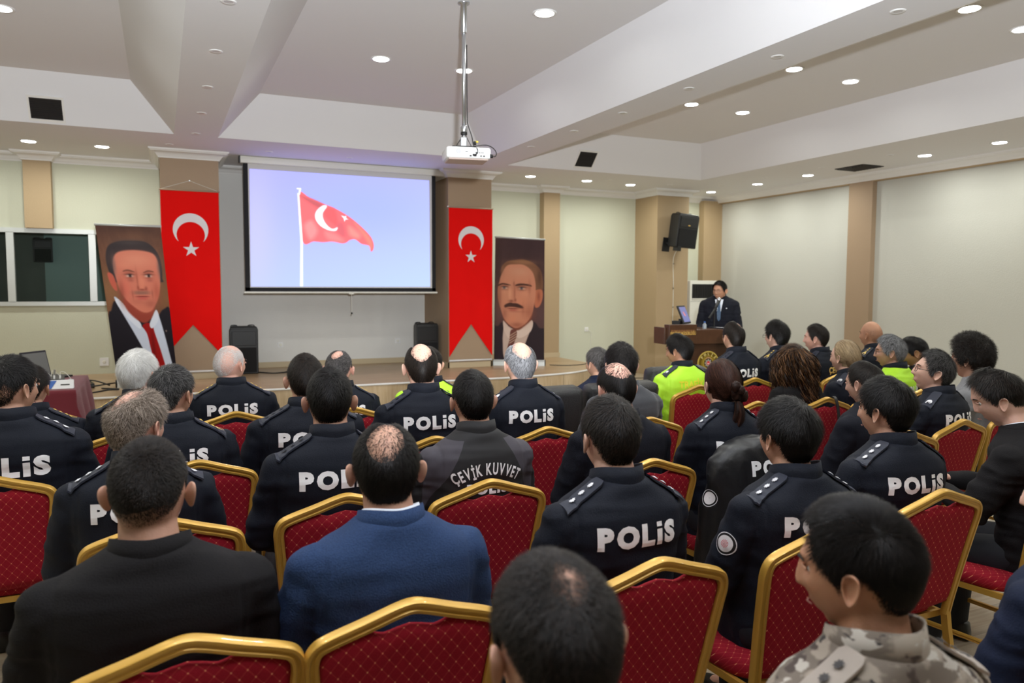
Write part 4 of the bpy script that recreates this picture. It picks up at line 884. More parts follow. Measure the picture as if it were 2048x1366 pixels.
def chair(x, ypeak, rz, label, z=0):
    global chair_used
    o = chair0 if not chair_used else copy_tree(chair0); chair_used = True
    d = Vector((0, -.311)); c, s_ = math.cos(rz), math.sin(rz)
    o.location = (x-(d.x*c-d.y*s_), ypeak-(d.x*s_+d.y*c), z); o.rotation_euler = (0, 0, rz)
    tag(o, label, 'chair', 'red and gold banquet chairs in rows'); return o
arm0 = None
def armchair(x, y, rz, label):
    global arm0
    if arm0 is None:
        r = empty('armchair')
        def cush(name, c, d, b): return obj(name, MB().box(c, d, None, 0, b), MT['leather'], r, auto=.8)
        o = obj('backrest', MB().box((0, 0, 0), (.60, .16, .62), None, 0, .05), MT['leather'], r, auto=.8); o.location = (0, -.30, .68); o.rotation_euler = (.14, 0, 0)
        cush('seat', (0, .05, .34), (.52, .60, .18), .04)
        for s_ in (-1, 1): cush('armrest', (s_*.32, .02, .40), (.12, .68, .42), .03)
        for s_ in (-1, 1):
            for y_ in (-.25, .30): obj('leg', MB().tube([(s_*.28, y_, 0), (s_*.28, y_, .2)], .02, 8), MT['metal'], r)
        cush('base', (0, .02, .2), (.56, .62, .10), .02)
        o = r; arm0 = r
    else: o = copy_tree(arm0)
    o.location = (x, y, 0); o.rotation_euler = (0, 0, rz); tag(o, label, 'armchair', 'black leather armchairs in the front row')
armchair(2.30, 4.85, 0, 'empty black leather armchair in front of the grey-haired balding officer'); armchair(2.93, 4.88, .05, 'black leather armchair the man in the blue suit sits in')
armchair(3.98, 5.62, 0, 'empty black leather armchair left of the officer in fluorescent jacket reading downwards')
# ============================================================ PEOPLE
def sst(a, b, x): t = np.clip((x-a)/(b-a), 0, 1); return t*t*(3-2*t)
def wob(P, s, seed, n=5):
    r = np.random.default_rng(seed); o = np.zeros(len(P))
    for k in range(n):
        d = r.normal(size=3); d /= np.linalg.norm(d); e = r.normal(size=3); e /= np.linalg.norm(e)
        o += np.sin(P @ d*s*(1+.5*k)+r.uniform(0, 6.28)+1.4*np.sin(P @ e*s*.8*(1+.3*k)+r.uniform(0, 6.28)))/(1+.35*k)
    return o/n*1.6
def head_pos(D, fem=0):
    D = np.asarray(D, float); P = D*np.stack([np.full(len(D), .0765), np.full(len(D), .097), np.where(D[:, 2] >= 0, .121, .112)], 1)
    x, y, z = P[:, 0].copy(), P[:, 1].copy(), P[:, 2].copy()
    s = np.clip(-z/.108, 0, 1); fr = sst(-.03, .05, y)
    x *= 1-.34*s**1.4*fr-.14*s*(1-fr); x *= 1-.05*np.exp(-((z-.012)/.045)**2)*fr; x *= 1+.055*np.exp(-((z-.05)/.045)**2)*(1-fr)
    bk = y < 0; y = np.where(bk, y*(1-.30*s**1.5), y); y = np.where(bk, y*(1+.03*np.exp(-((z-.02)/.04)**2)), y)
    F = (P[:, 1] > .03).astype(float)
    g = lambda cx, cz, sx, sz: np.exp(-((np.abs(x)-cx)/sx)**2-((z-cz)/sz)**2)*F
    y = y-.006*sst(.04, .09, z)*F*0
    y += .007*g(0, .030, .055, .010)                           # brow ridge
    y -= .011*g(.031, .008, .014, .011)                        # eye sockets
    nose = np.clip((.020-z)/.048, 0, 1)*(z > -.034)
    y += (.005+.0165*nose)*np.exp(-(x/(.0085+.006*nose))**2)*np.exp(-np.clip(-.028-z, 0, 1)**2/.00003)*(z < .024)*F*sst(.03, .012, z)*1.0
    y += .006*g(.013, -.028, .006, .006)
    y += .008*g(0, -.056, .020, .006)+.006*g(0, -.068, .017, .005)-.003*g(0, -.0625, .018, .0022)-.005*g(0, -.080, .02, .006)+.011*g(0, -.096, .022, .012)
    y += .005*g(.040, -.018, .018, .018)                       # cheekbones
    return np.stack([x, y-.004, z], 1)
def dir_grid(nu, nv):
    V = [(0, 0, 1)]
    for j in range(1, nv):
        th = PI*j/nv
        for i in range(nu): a = 2*PI*i/nu; V.append((math.sin(th)*math.sin(a), math.sin(th)*math.cos(a), math.cos(th)))
    V.append((0, 0, -1)); F = []
    for i in range(nu): F.append((0, 1+(i+1) % nu, 1+i))
    for j in range(nv-2):
        for i in range(nu): a = 1+j*nu; F.append((a+i, a+(i+1) % nu, a+nu+(i+1) % nu, a+nu+i))
    a = 1+(nv-2)*nu
    for i in range(nu): F.append((a+i, a+(i+1) % nu, len(V)-1))
    return np.array(V), F
HD, HF = dir_grid(84, 60); HP = head_pos(HD)
def caps(mb, p0, p1, r0, r1, n=14, sq=1.0):
    p0, p1 = Vector(p0), Vector(p1); t = (p1-p0); L = t.length; t.normalize()
    u = t.orthogonal().normalized(); w = t.cross(u); R = []
    for k in range(5): a = PI/2*(1-k/4.5); R.append((p0-t*r0*math.sin(a), r0*math.cos(a)+1e-4))
    for k in range(5): a = PI/2*(k+.5)/4.5; R.append((p1+t*r1*math.sin(a), r1*math.cos(a)+1e-4))
    mb.rings([[c+u*(math.cos(i*2*PI/n)*r)+w*(math.sin(i*2*PI/n)*r) for i in range(n)] for c, r in R])
def chain(mb, P, r, n=14):
    for i in range(len(P)-1): caps(mb, P[i], P[i+1], r[i], r[i+1], n)
def sell(hw, hd, yc, z, e=.8, n=36, xc=0):
    q = []
    for k in range(n):
        a = k*2*PI/n; c, s = math.cos(a), math.sin(a); q.append((xc+math.copysign(abs(c)**e, c)*hw, yc+math.copysign(abs(s)**e, s)*hd, z))
    return q
def remesh(mb, voxel, it=3, fac=.5):
    me = bpy.data.meshes.new('tmp'); me.from_pydata(mb.v, [], mb.f); bm = bmesh.new(); bm.from_mesh(me)
    bmesh.ops.recalc_face_normals(bm, faces=bm.faces); bm.to_mesh(me); bm.free()
    o = bpy.data.objects.new('tmp', me); COL.objects.link(o)
    m = o.modifiers.new('r', 'REMESH'); m.mode = 'VOXEL'; m.voxel_size = voxel; m.use_smooth_shade = True
    if it: s = o.modifiers.new('s', 'SMOOTH'); s.factor = fac; s.iterations = it
    bpy.context.view_layer.update(); dg = bpy.context.evaluated_depsgraph_get()
    out = bpy.data.meshes.new_from_object(o.evaluated_get(dg)); bpy.data.objects.remove(o); bpy.data.meshes.remove(me)
    out.materials.clear(); return out
def get_co(me):
    a = np.empty(len(me.vertices)*3, np.float32); me.vertices.foreach_get('co', a); return a.reshape(-1, 3).astype(float)
def set_co(me, P): me.vertices.foreach_set('co', P.astype(np.float32).ravel()); me.update()
def bvh_of(me): return BVHTree.FromPolygons([v.co[:] for v in me.vertices], [p.vertices[:] for p in me.polygons])

POSES = {
 'sit': dict(sh=(.180, -.080, .958), el=(.238, -.01, .72), wr=(.10, .19, .61), hand=(-.45, .85, -.15), lean=0, hip=(.09, -.03, .53), kn=(.12, .37, .50), an=(.12, .36, .10), hc=(0, -.035, 1.183)),
 'phone': dict(sh=(.180, -.080, .958), el=(.25, .10, .74), wr=(.10, .30, .77), hand=(-.5, .7, .35), lean=.30, hip=(.09, -.03, .53), kn=(.14, .37, .50), an=(.14, .36, .10), hc=(0, -.02, 1.183)),
 'stand': dict(sh=(.178, -.02, 1.435), el=(.235, .03, 1.16), wr=(.20, .24, 1.10), hand=(-.2, .9, .0), lean=0, hip=(.09, 0, .93), kn=(.10, .03, .50), an=(.11, 0, .09), hc=(0, .035, 1.620)),
}
def torso_rings(pose, g):
    if pose == 'stand':
        T = [(.80, .175, .125, 0), (.95, .178, .125, 0), (1.08, .162, .115, 0), (1.22, .172, .118, -.005), (1.36, .188, .122, -.015), (1.43, .196, .115, -.02), (1.48, .182, .098, -.025), (1.51, .145, .080, -.028), (1.535, .090, .066, -.025), (1.552, .064, .060, -.02)]
    else:
        T = [(.47, .180, .14, .0), (.60, .174, .130, -.025), (.75, .170, .118, -.055), (.86, .180, .118, -.070), (.93, .190, .118, -.078), (.975, .186, .106, -.082), (1.008, .165, .090, -.085), (1.034, .125, .075, -.088), (1.055, .088, .066, -.088), (1.072, .064, .060, -.085)]
    return [sell(hw+g, hd+g, yc, z+(g*.6 if i > 4 else -g*.3)) for i, (z, hw, hd, yc) in enumerate(T)]
def shear(me, lean, z0=.55):
    if lean: P = get_co(me); P[:, 1] += lean*np.clip(P[:, 2]-z0, 0, 2); P[:, 2] -= .12*lean*np.clip(P[:, 2]-z0, 0, 2); set_co(me, P)
def mirror(p, s): return (p[0]*s, p[1], p[2])
def hand(mb, w, d, s):
    w = Vector(w); d = Vector((d[0]*s, d[1], d[2])).normalized(); up = Vector((0, 0, 1)); sd = d.cross(up).normalized(); nn = sd.cross(d).normalized()
    for k in range(4): caps(mb, w+sd*(k-1.5)*.008, w+d*.085+sd*(k-1.5)*.0185, .017, .0115, 10)
    for k, L in enumerate((.055, .070, .074, .064) if s > 0 else (.064, .074, .070, .055)):
        b = w+d*.085+sd*(k-1.5)*.0185; m_ = b+d*L*.52-nn*.008; e = m_+d*L*.34-nn*.024
        chain(mb, [b, m_, e], [.0098, .0088, .0072], 8)
    b = w+d*.025-sd*s*-.020; chain(mb, [b, b+sd*s*.030+d*.03, b+sd*s*.036+d*.062-nn*.008], [.013, .0105, .0085], 8)
def ear_mesh(s):
    mb = MB(); n = 22; R = []
    prof_ = [(.0, -.010), (.55, -.004), (.80, .000), (1.0, .004), (1.04, .0075), (.98, .0105), (.86, .0095), (.70, .0035), (.45, .0015), (.02, .002)]
    for q, h in prof_:
        row = []
        for k in range(n):
            a = k*2*PI/n; cy, cz = math.cos(a), math.sin(a)
            ry = .0160*(1+.22*cz) if cz > 0 else .0160*(1-.35*abs(cz)); rz = .028 if cz > 0 else .030
            yy, zz = cy*ry*q-.004*cz, cz*rz*q
            x = .0045+(-yy+.010)*.55+h
            row.append((s*(.0735+x), yy-.006-.08*0, zz-.004))
        R.append(row)
    mb.rings(R); return mb
EARS = [ear_mesh(1), ear_mesh(-1)]
def rotm(yaw, pitch, roll): return Matrix.Rotation(math.radians(yaw), 3, 'Z') @ Matrix.Rotation(math.radians(pitch), 3, 'X') @ Matrix.Rotation(math.radians(roll), 3, 'Y')
NLOW = {}
def lower_prims(pose):
    P = POSES[pose]; mb = MB(); mb.rings(torso_rings(pose, 0))
    for s in (1, -1):
        chain(mb, [mirror(P['sh'], s), mirror(P['el'], s), mirror(P['wr'], s)], [.052, .042, .027])
        hand(mb, mirror(P['wr'], s), P['hand'], s)
        chain(mb, [mirror(P['hip'], s), mirror(P['kn'], s), mirror(P['an'], s)], [.085, .055, .038]); caps(mb, mirror(P['an'], s), (P['an'][0]*s, P['an'][1]+.12, .045), .035, .028)
    return mb
def make_body(pose, yaw, pitch, roll, sk, earless=False):
    P = POSES[pose]; hc = Vector(P['hc']); R = rotm(yaw, pitch, roll); mb = MB()
    base = lower_prims(pose); mb.add(base.v, base.f)
    Rn = np.array(R); H = HP @ Rn.T+np.array(hc); mb.add(H, HF)
    nb = Vector((0, -.09, 1.03)) if pose != 'stand' else Vector((0, -.02, 1.50))
    q = hc+R @ Vector((0, -.020, -.070)); q2 = hc+R @ Vector((0, -.010, -.03)); caps(mb, nb, q, .064, .056, 20); caps(mb, q, q2, .056, .050, 20)
    for s in (1, -1): caps(mb, nb+Vector((s*.02, 0, .0)), hc+R @ Vector((s*.026, -.022, -.06)), .05, .036, 14)
    me = remesh(mb, .0058, 2, .4)
    if P['lean']:
        co = get_co(me); k = np.clip(co[:, 2]-.55, 0, 2); co[:, 1] += P['lean']*k; co[:, 2] -= .12*P['lean']*k; set_co(me, co)
    bm = bmesh.new(); bm.from_mesh(me)
    for E in EARS:
        vs_ = [bm.verts.new(R @ Vector(v)+hc+(Vector((0, P['lean']*(hc.z-.55), -.12*P['lean']*(hc.z-.55))))) for v in E.v]
        for f in E.f:
            try: bm.faces.new([vs_[i] for i in f])
            except Exception: pass
    bmesh.ops.recalc_face_normals(bm, faces=[f for f in bm.faces if f.index < 0] or bm.faces); bm.to_mesh(me); bm.free()
    me.materials.append(SK[sk]); me.shade_smooth(); return me, R, hc+Vector((0, P['lean']*(hc.z-.55), -.12*P['lean']*(hc.z-.55)))
def folds(me, amp, seed, pose):
    P = get_co(me); n = np.empty(len(P)*3, np.float32); me.vertices.foreach_get('normal', n); n = n.reshape(-1, 3)
    z0 = 0 if pose != 'stand' else .48
    Q = P.copy(); Q[:, 2] *= 1.9; Q[:, 0] *= .8
    w = wob(Q, 17, seed); w2 = wob(P*np.array([1, 1, 1.3]), 38, seed+1)
    arm = sst(.15, .24, np.abs(P[:, 0])); low = sst(.93+z0, .78+z0, P[:, 2])
    a = amp*(.55+.9*np.maximum(arm, low)); ridge = 1-2*np.abs(np.clip(w, -1, 1))
    seam = np.exp(-((np.abs(P[:, 0])-.172-.02*(1.0+z0-P[:, 2]))/.0035)**2)*(P[:, 1] < -.02)*(P[:, 2] > .78+z0)
    yoke = np.exp(-((P[:, 2]-(.83+z0))/.003)**2)*(np.abs(P[:, 0]) < .17)*(P[:, 1] < -.1)*0
    P += n*((a*ridge+a*.35*w2)-.003*seam)[:, None]; set_co(me, P)
JK = {}
def jacket_mesh(kind, pose, seed=0):
    key = (kind, pose, seed)
    if key in JK: return JK[key]
    P = POSES[pose]; mb = MB(); suit = kind == 'suit'; g = .016 if not suit else .018
    mb.rings(torso_rings(pose, g)); sh = Vector(P['sh'])
    for s in (1, -1):
        S = Vector(mirror(P['sh'], s)); top = S+Vector((0, 0, .012 if suit else 0))
        chain(mb, [S, Vector(mirror(P['el'], s)), Vector(mirror(P['wr'], s))], [.070 if suit else .066, .058, .042], 18)
        nk = Vector((s*.045, S.y-.002, S.z+.072)); tip = Vector((s*(.178 if suit else .165), S.y, S.z+(.020 if suit else .008)))
        caps(mb, nk, tip, .040, .052 if suit else .050, 18)
    me = remesh(mb, .0095, 5, .5); folds(me, .0046 if suit else .0046, 3+seed, pose); shear(me, P['lean'])
    # open the cuffs a little: trim faces beyond the wrist is not needed, the hand leaves through the cuff end
    me.shade_smooth(); JK[key] = (me, bvh_of(me)); return JK[key]
COLLAR = {}
def collar_mesh(kind, pose):
    key = (kind, pose)
    if key in COLLAR: return COLLAR[key]
    z = 1.055 if pose != 'stand' else 1.53; yc = -.082 if pose != 'stand' else -.012
    pr_ = {'uniform': [(.071, .062), (.0755, .066), (.081, .034), (.084, .012), (.082, -.020), (.070, -.020)],
           'suit': [(.073, .052), (.078, .056), (.084, .026), (.088, .008), (.084, -.022), (.072, -.022)],
           'shirt': [(.064, .055), (.068, .058), (.073, .040), (.076, .0), (.070, -.004), (.067, .02)]}[kind]
    R = []; n = 40; a0 = math.radians(28 if kind != 'suit' else 40)
    for k in range(n+1):
        a = -PI/2-(PI-a0)+2*(PI-a0)*k/n; f = (math.sin(a)+1)/2    # f=1 front, 0 back
        R.append([(math.cos(a)*r_*(1+.02*f), yc+math.sin(a)*r_*1.0+f*.012, z+.002+h-.045*f**1.2+.010*abs(math.cos(a))**1.5*(1-.4*f)) for r_, h in pr_])
    mb = MB().rings(R); me = bpy.data.meshes.new('collar'); me.from_pydata(mb.v, [], mb.f)
    bm = bmesh.new(); bm.from_mesh(me); bmesh.ops.recalc_face_normals(bm, faces=bm.faces); bm.to_mesh(me); bm.free()
    me.shade_smooth(); shear(me, POSES[pose]['lean']); COLLAR[key] = me; return me
def trousers_mesh(pose):
    key = ('t', pose)
    if key in JK: return JK[key]
    P = POSES[pose]; mb = MB(); h = P['hip']
    caps(mb, (-.07, h[1]-.02, h[2]+.02), (.07, h[1]-.02, h[2]+.02), .125, .125, 18)
    for s in (1, -1):
        hp = Vector(mirror(h, s)); kn = Vector(mirror(P['kn'], s)); an = Vector(mirror(P['an'], s))
        chain(mb, [hp, kn, (kn+an)/2+Vector((0, -.01, 0)), an], [.098, .072, .066, .060], 18)
    me = remesh(mb, .013, 4); Q = get_co(me); n = np.empty(len(Q)*3, np.float32); me.vertices.foreach_get('normal', n); Q += n.reshape(-1, 3)*(wob(Q, 22, 5)*.004)[:, None]; set_co(me, Q)
    me.shade_smooth(); JK[key] = me; return me
def shoe_mesh(pose, s):
    key = ('s', pose, s)
    if key in JK: return JK[key]
    P = POSES[pose]; x, y = P['an'][0]*s, P['an'][1]; R = []
    for t, w, h in ((-.07, .020, .05), (-.06, .034, .085), (-.02, .038, .10), (.04, .040, .085), (.10, .046, .060), (.16, .044, .050), (.20, .030, .040), (.215, .012, .03)):
        R.append([(x+w*math.copysign(abs(math.cos(a))**.7, math.cos(a)), y+t, .002+h*(.5+.5*math.copysign(abs(math.sin(a))**.6, math.sin(a)))) for a in np.linspace(0, 2*PI, 16, endpoint=False)])
    mb = MB().rings(R); me = bpy.data.meshes.new('shoe'); me.from_pydata(mb.v, [], mb.f); bm = bmesh.new(); bm.from_mesh(me); bmesh.ops.recalc_face_normals(bm, faces=bm.faces); bm.to_mesh(me); bm.free(); me.shade_smooth(); JK[key] = me; return me

# ---- conforming marks
def conform(V, bvh, dirv, start, off, right, up, org):
    out = []
    for x, y in V:
        p = Vector(org)+Vector(right)*x+Vector(up)*y-Vector(dirv)*start
        h = bvh.ray_cast(p, Vector(dirv))
        out.append((h[0]-Vector(dirv)*off) if h[0] is not None else p+Vector(dirv)*start)
    return out
MARK = {}
def polis_geo(h, txt='POLiS'):
    """heavy sans word: cap height h, with a short dotted i as on the uniforms"""
    V = []; F = []; x = 0; k = h/.0729
    for ch in txt:
        if ch == 'i':
            w = .0205*k; vs_ = []
            for z0, z1 in ((-h/2, h*.20), (h*.30, h/2)):
                n = 4
                for j in range(n+1): vs_ += [(x, z0+(z1-z0)*j/n), (x+w, z0+(z1-z0)*j/n)]
            o = len(V); V += vs_; F += [[o+q+2*j, o+q+2*j+1, o+q+2*j+3, o+q+2*j+2] for q in (0, 10) for j in range(4)]; x += w+.009*k; continue
        v, f = text_geo(ch, .098*k, .0062*k, .95, .012); v = v*[1, h/(v[:, 1].max()-v[:, 1].min()), 1]; o = len(V); x0 = v[:, 0].min()
        V += [(q[0]-x0+x, q[1]) for q in v]; F += [[i+o for i in g_] for g_ in f]; x += v[:, 0].max()-x0+.009*k
    return [(p[0]-x/2, p[1]) for p in V], F
def mesh_of(name, V, F, m, thick=0):
    me = bpy.data.meshes.new(name); me.from_pydata([tuple(v) for v in V], [], F); me.materials.append(m); me.update(); return me
def back_text(txt, jkey, zc, size, bold, sx, m, arc=0, x0=0, space=1.0, track=0):
    key = ('bt', txt, jkey, zc, size, m.name, x0)
    if key not in MARK:
        bvh = JK[jkey][1]
        if arc:
            V = []; F = []; parts = []; tot = 0
            for ch in txt:
                if ch == ' ': parts.append(None); tot += size*.35*sx; continue
                v, f = text_geo(ch, size, bold, sx, .012); w = v[:, 0].max()-v[:, 0].min(); parts.append((v, f, w)); tot += w+track
            pos = -tot/2
            for p in parts:
                if p is None: pos += size*.35*sx; continue
                v, f, w = p; c_ = pos+w/2; a = c_/arc; o = len(V); pos += w+track
                for q in v: V.append((math.sin(a)*arc+q[0]*math.cos(a)+q[1]*math.sin(a), math.cos(a)*arc-arc-q[0]*math.sin(a)+q[1]*math.cos(a)))
                F += [[i+o for i in g_] for g_ in f]
        elif txt in ('POLiS', 'LiS'): V, F = polis_geo(size, txt)
        else:
            v, F = text_geo(txt, size, bold, sx, .012, space); V = [(q[0], q[1]) for q in v]
        W = conform(V, bvh, (0, 1, 0), 1.0, .0035, (1, 0, 0), (0, 0, 1), (x0, -.25, zc))
        MARK[key] = mesh_of('back_lettering', W, F, m)
    return MARK[key]
def board_mesh(jkey, s, wid=.027, x0=.080, x1=.200):
    key = ('bd', jkey, s)
    if key not in MARK:
        bvh = JK[jkey][1]; V = []; nx, ny = 12, 5
        for j in range(ny+1):
            for i in range(nx+1): V.append((s*(x0+(x1-x0)*i/nx), -.115+(-wid+2*wid*j/ny)*(1-.25*(i < 1))))
        W = conform(V, bvh, (0, 0, -1), .5, .007, (1, 0, 0), (0, 1, 0), (0, 0, 1.0)); Lz = np.array([w[2] for w in W]).reshape(ny+1, nx+1)
        Lm = Lz.mean(0); W = [Vector((w[0], w[1], .35*w[2]+.65*Lm[i % (nx+1)]+.003)) for i, w in enumerate(W)]
        n = len(W); W2 = [w-Vector((0, 0, .007)) for w in W]; F = []
        for j in range(ny):
            for i in range(nx):
                a = j*(nx+1)+i; q = (a, a+1, a+nx+2, a+nx+1); F.append(q); F.append(tuple(x+n for x in q[::-1]))
        rim = [i for i in range(nx+1)]+[j*(nx+1)+nx for j in range(1, ny+1)]+[ny*(nx+1)+i for i in range(nx-1, -1, -1)]+[j*(nx+1) for j in range(ny-1, 0, -1)]
        for a, b in zip(rim, rim[1:]+rim[:1]): F.append((a, n+a, n+b, b))
        MARK[key] = (W+W2, F, {i: W[3*(nx+1)+i] for i in range(nx+1)}, nx)
    return MARK[key]
def insignia(jkey, s, kind, m):
    key = ('in', jkey, s, kind, m.name)
    if key not in MARK:
        V, F, mid, nx = board_mesh(jkey, s); mb = MB()
        def onb(x, y):
            t = (abs(x)-.080)/(.120)*nx; i = int(max(0, min(nx-1, t))); z = mid[i][2]*(1-(t-i))+mid[i+1][2]*(t-i); return (x, y, z+.0035)
        def starm(cx, r):
            P = [(cx+r*(1 if i % 2 == 0 else .66)*math.cos(i*PI/8), -.115+r*(1 if i % 2 == 0 else .66)*math.sin(i*PI/8)) for i in range(16)]
            top = [Vector(onb(*p))+Vector((0, 0, .001)) for p in P]; c = Vector(onb(cx, -.115))+Vector((0, 0, .005))
            mb.add([c]+top, [(0, 1+i, 1+(i+1) % 16) for i in range(16)])
        def cres(cx, r):
            P = []
            for i in range(15): a = math.radians(40+280*i/14); P.append((cx+r*math.cos(a)*s, -.115+r*math.sin(a)))
            for i in range(15): a = math.radians(320-280*i/14); P.append((cx+.003*s+r*.62*math.cos(a)*s, -.115+r*.62*math.sin(a)))
            W = [Vector(onb(*p))+Vector((0, 0, .002)) for p in P]; mb.add(W, [(i, i+1, 28-i, 29-i) for i in range(14)])
        if kind == 'three':
            for x in (.112, .142, .172): starm(s*x, .0105)
        elif kind == 'crescent': cres(s*.172, .017); starm(s*.168, .008)
        elif kind == 'senior': cres(s*.178, .020); [starm(s*x, .0085) for x in (.150, .126, .104)]
        elif kind == 'dark': [starm(s*x, .010) for x in (.115, .145, .172)]
        MARK[key] = mesh_of('rank_stars', mb.v, mb.f, m)
    return MARK[key]
def patch(jkey, s):
    key = ('pt', jkey, s)
    if key not in MARK:
        bvh = JK[jkey][1]; rings_ = []
        for r_ in (0.001, .012, .020, .0245, .031, .0335): rings_ += [(r_*math.cos(a), r_*1.12*math.sin(a)) for a in np.linspace(0, 2*PI, 28, endpoint=False)]
        W = conform(rings_, bvh, (-s, 0, 0), .5, .004, (0, 1, 0), (0, 0, 1), (s*.25, -.075, .865))
        me = bpy.data.meshes.new('sleeve_patch'); F = []; mi = []
        for k in range(5):
            for i in range(28): F.append((k*28+i, k*28+(i+1) % 28, (k+1)*28+(i+1) % 28, (k+1)*28+i)); mi.append([3, 2, 2, 1, 0][k] if (k or i % 2) else 2)
        me.from_pydata([tuple(w) for w in W], [], F)
        for x in (MT['silver'], MT['black'], MT['flagwhite'], mat('patch_red', (.5, .05, .06), .6) if 'patch_red' not in bpy.data.materials else bpy.data.materials['patch_red']): me.materials.append(x)
        me.polygons.foreach_set('material_index', mi); MARK[key] = me
    return MARK[key]

# ---- hair
def hair_limit(az):   # lowest z of the hair against the absolute azimuth in degrees (0 = face)
    return np.interp(az, [0, 25, 45, 58, 66, 74, 80, 86, 95, 108, 125, 145, 180], [.078, .076, .066, .045, .015, -.015, -.026, .010, .018, -.010, -.055, -.080, -.087])
def hair_mask(D, st):
    P = head_pos(D); az = np.degrees(np.abs(np.arctan2(D[:, 0], D[:, 1]))); lim = hair_limit(az)
    if st.get('fem'): lim = np.where(az > 80, np.minimum(lim, np.where(az > 100, -.075, -.03)), lim)
    lim = lim+st.get('recede', 0)*np.exp(-((az-32)/22)**2)+st.get('nape', 0)*(az > 100)
    m = sst(-.006, st.get('soft', .012), P[:, 2]-lim)
    if st.get('fade'): m *= 1-st['fade']*(1-sst(-.095, .03, P[:, 2]))**1.3*(az > 60)
    for (d, r, keep, w) in st.get('bald', ()):
        d = np.array(d, float); d /= np.linalg.norm(d); ang = np.arccos(np.clip(D @ d, -1, 1))
        ang = ang+.10*wob(D, 5, 9); m *= keep+(1-keep)*sst(r-w, r+w, ang)
    for (ax_, ay, az_, w_) in st.get('part', ()):
        q = np.abs(P[:, 0]-ax_-.05*(P[:, 1]-.05)); m *= 1-.9*np.exp(-(q/w_)**2)*(P[:, 2] > .05)*(P[:, 1] > ay)
    return m, P, az
HAIR = {}
def make_hair(name, st):
    if name in HAIR: return HAIR[name]
    r = np.random.default_rng(abs(hash(name)) % 1000 if False else sum(map(ord, name)))
    D, F = dir_grid(150, 100); m, P, az = hair_mask(D, st)
    N = D/np.array([.0765, .097, .115])**2; N /= np.linalg.norm(N, axis=1)[:, None]
    def thick(D_, P_, az_):
        k = sst(.0, .09, P_[:, 2]); t = st['side']+(st['top']-st['side'])*k
        t = t*(1+st.get('lump', .18)*wob(D_, st.get('lf', 9), 4))
        if st.get('front'): t = t+st['front']*np.exp(-((az_)/55)**2)*k
        ed = sst(0, .034, P_[:, 2]-hair_limit(az_)); t = t*(.15+.85*ed)
        return np.maximum(t, .0004)
    T = thick(D, P, az); cover = sst(.45, .92, m)
    S = P+N*(T*.80*cover-.0035*(1-cover)+st.get('rough', .0006)*wob(D, 60, 6)*cover)[:, None]
    keep = cover > .02; V = []; Fs = []; rn = []
    if not st.get('noshell'):
        idx = -np.ones(len(D), int); idx[keep] = np.arange(keep.sum()); V = list(S[keep]); rn = list(np.clip(.25+.12*wob(D[keep], 30, 3), 0, 1))
        Fs = [tuple(idx[i] for i in f) for f in F if all(keep[i] for i in f)]
    V = np.array(V).reshape(-1, 3); nv0 = len(V)
    # strands as slim tapered ribbons following the scalp
    n = st['n']; Q = r.normal(size=(n*3, 3)); Q /= np.linalg.norm(Q, axis=1)[:, None]; mm, PP, aa = hair_mask(Q, st)
    sel = r.uniform(size=len(Q)) < np.clip(mm, 0, 1)**st.get('dp', 1.0); Q = Q[sel][:n]; PP = PP[sel][:n]; aa = aa[sel][:n]; mm = mm[sel][:n]; n = len(Q)
    NN = Q/np.array([.0765, .097, .115])**2; NN /= np.linalg.norm(NN, axis=1)[:, None]
    if st.get('pull') is not None: fl = np.array(st['pull'])-PP
    else:
        Wd = np.array(st.get('whorl', (.08, -.45, .88))); Wd = Wd/np.linalg.norm(Wd); fl = Q-Wd[None]*1.02+r.normal(size=Q.shape)*.02
        if st.get('comb') is not None: fl = fl*(1-sst(.03, .10, PP[:, 2]))[:, None]+np.array(st['comb'])[None]*sst(.03, .10, PP[:, 2])[:, None]
    fl -= NN*np.sum(fl*NN, 1)[:, None]; fl /= np.linalg.norm(fl, axis=1)[:, None]+1e-9
    sd = np.cross(NN, fl); ja = r.normal(size=n)*st.get('jit', .35); fl = fl*np.cos(ja)[:, None]+sd*np.sin(ja)[:, None]
    kk = sst(.0, .09, PP[:, 2]); Ln = (st['ls']+(st['len']-st['ls'])*kk)*r.uniform(.6, 1.25, n)*np.clip(mm, .35, 1)
    TT = thick(Q, PP, aa)*sst(.25, .75, mm); K = st.get('K', 4); w = st.get('w', .0009)*r.uniform(.6, 1.3, n); lift = st.get('lift', .12)*r.uniform(.0, 1.6, n)
    pts = []
    for k in range(K):
        t = k/(K-1); Dk = Q+fl*(Ln*t/.095)[:, None]; Dk /= np.linalg.norm(Dk, axis=1)[:, None]; Pk = head_pos(Dk); Nk = Dk/np.array([.0765, .097, .115])**2; Nk /= np.linalg.norm(Nk, axis=1)[:, None]
        off = TT*(.72+.30*t)+.0004+lift*Ln*t
        p = Pk+Nk*off[:, None]
        if st.get('curl'): ph = r.uniform(0, 6.28, n) if k == 0 else ph; a = ph+t*st['curl'][1]; p += (sd*np.cos(a)[:, None]+fl*np.sin(a)[:, None])*st['curl'][0]*min(1, t*3)
        pts.append(p)
    pts = np.array(pts); tg = np.gradient(pts, axis=0); side = np.cross(tg, NN[None]); side /= np.linalg.norm(side, axis=2)[..., None]+1e-9
    tw = np.array([1, 1, .8, .25]) if K == 4 else np.interp(np.linspace(0, 1, K), [0, .7, 1], [1, .9, .2])
    A = pts+side*(w[None, :]*tw[:, None]*.5)[..., None]; B = pts-side*(w[None, :]*tw[:, None]*.5)[..., None]
    G = np.stack([A, B], 2).transpose(1, 0, 2, 3).reshape(-1, 3)       # strand, k, side
    base = nv0+np.arange(n)[:, None]*2*K; ks = np.arange(K-1)*2
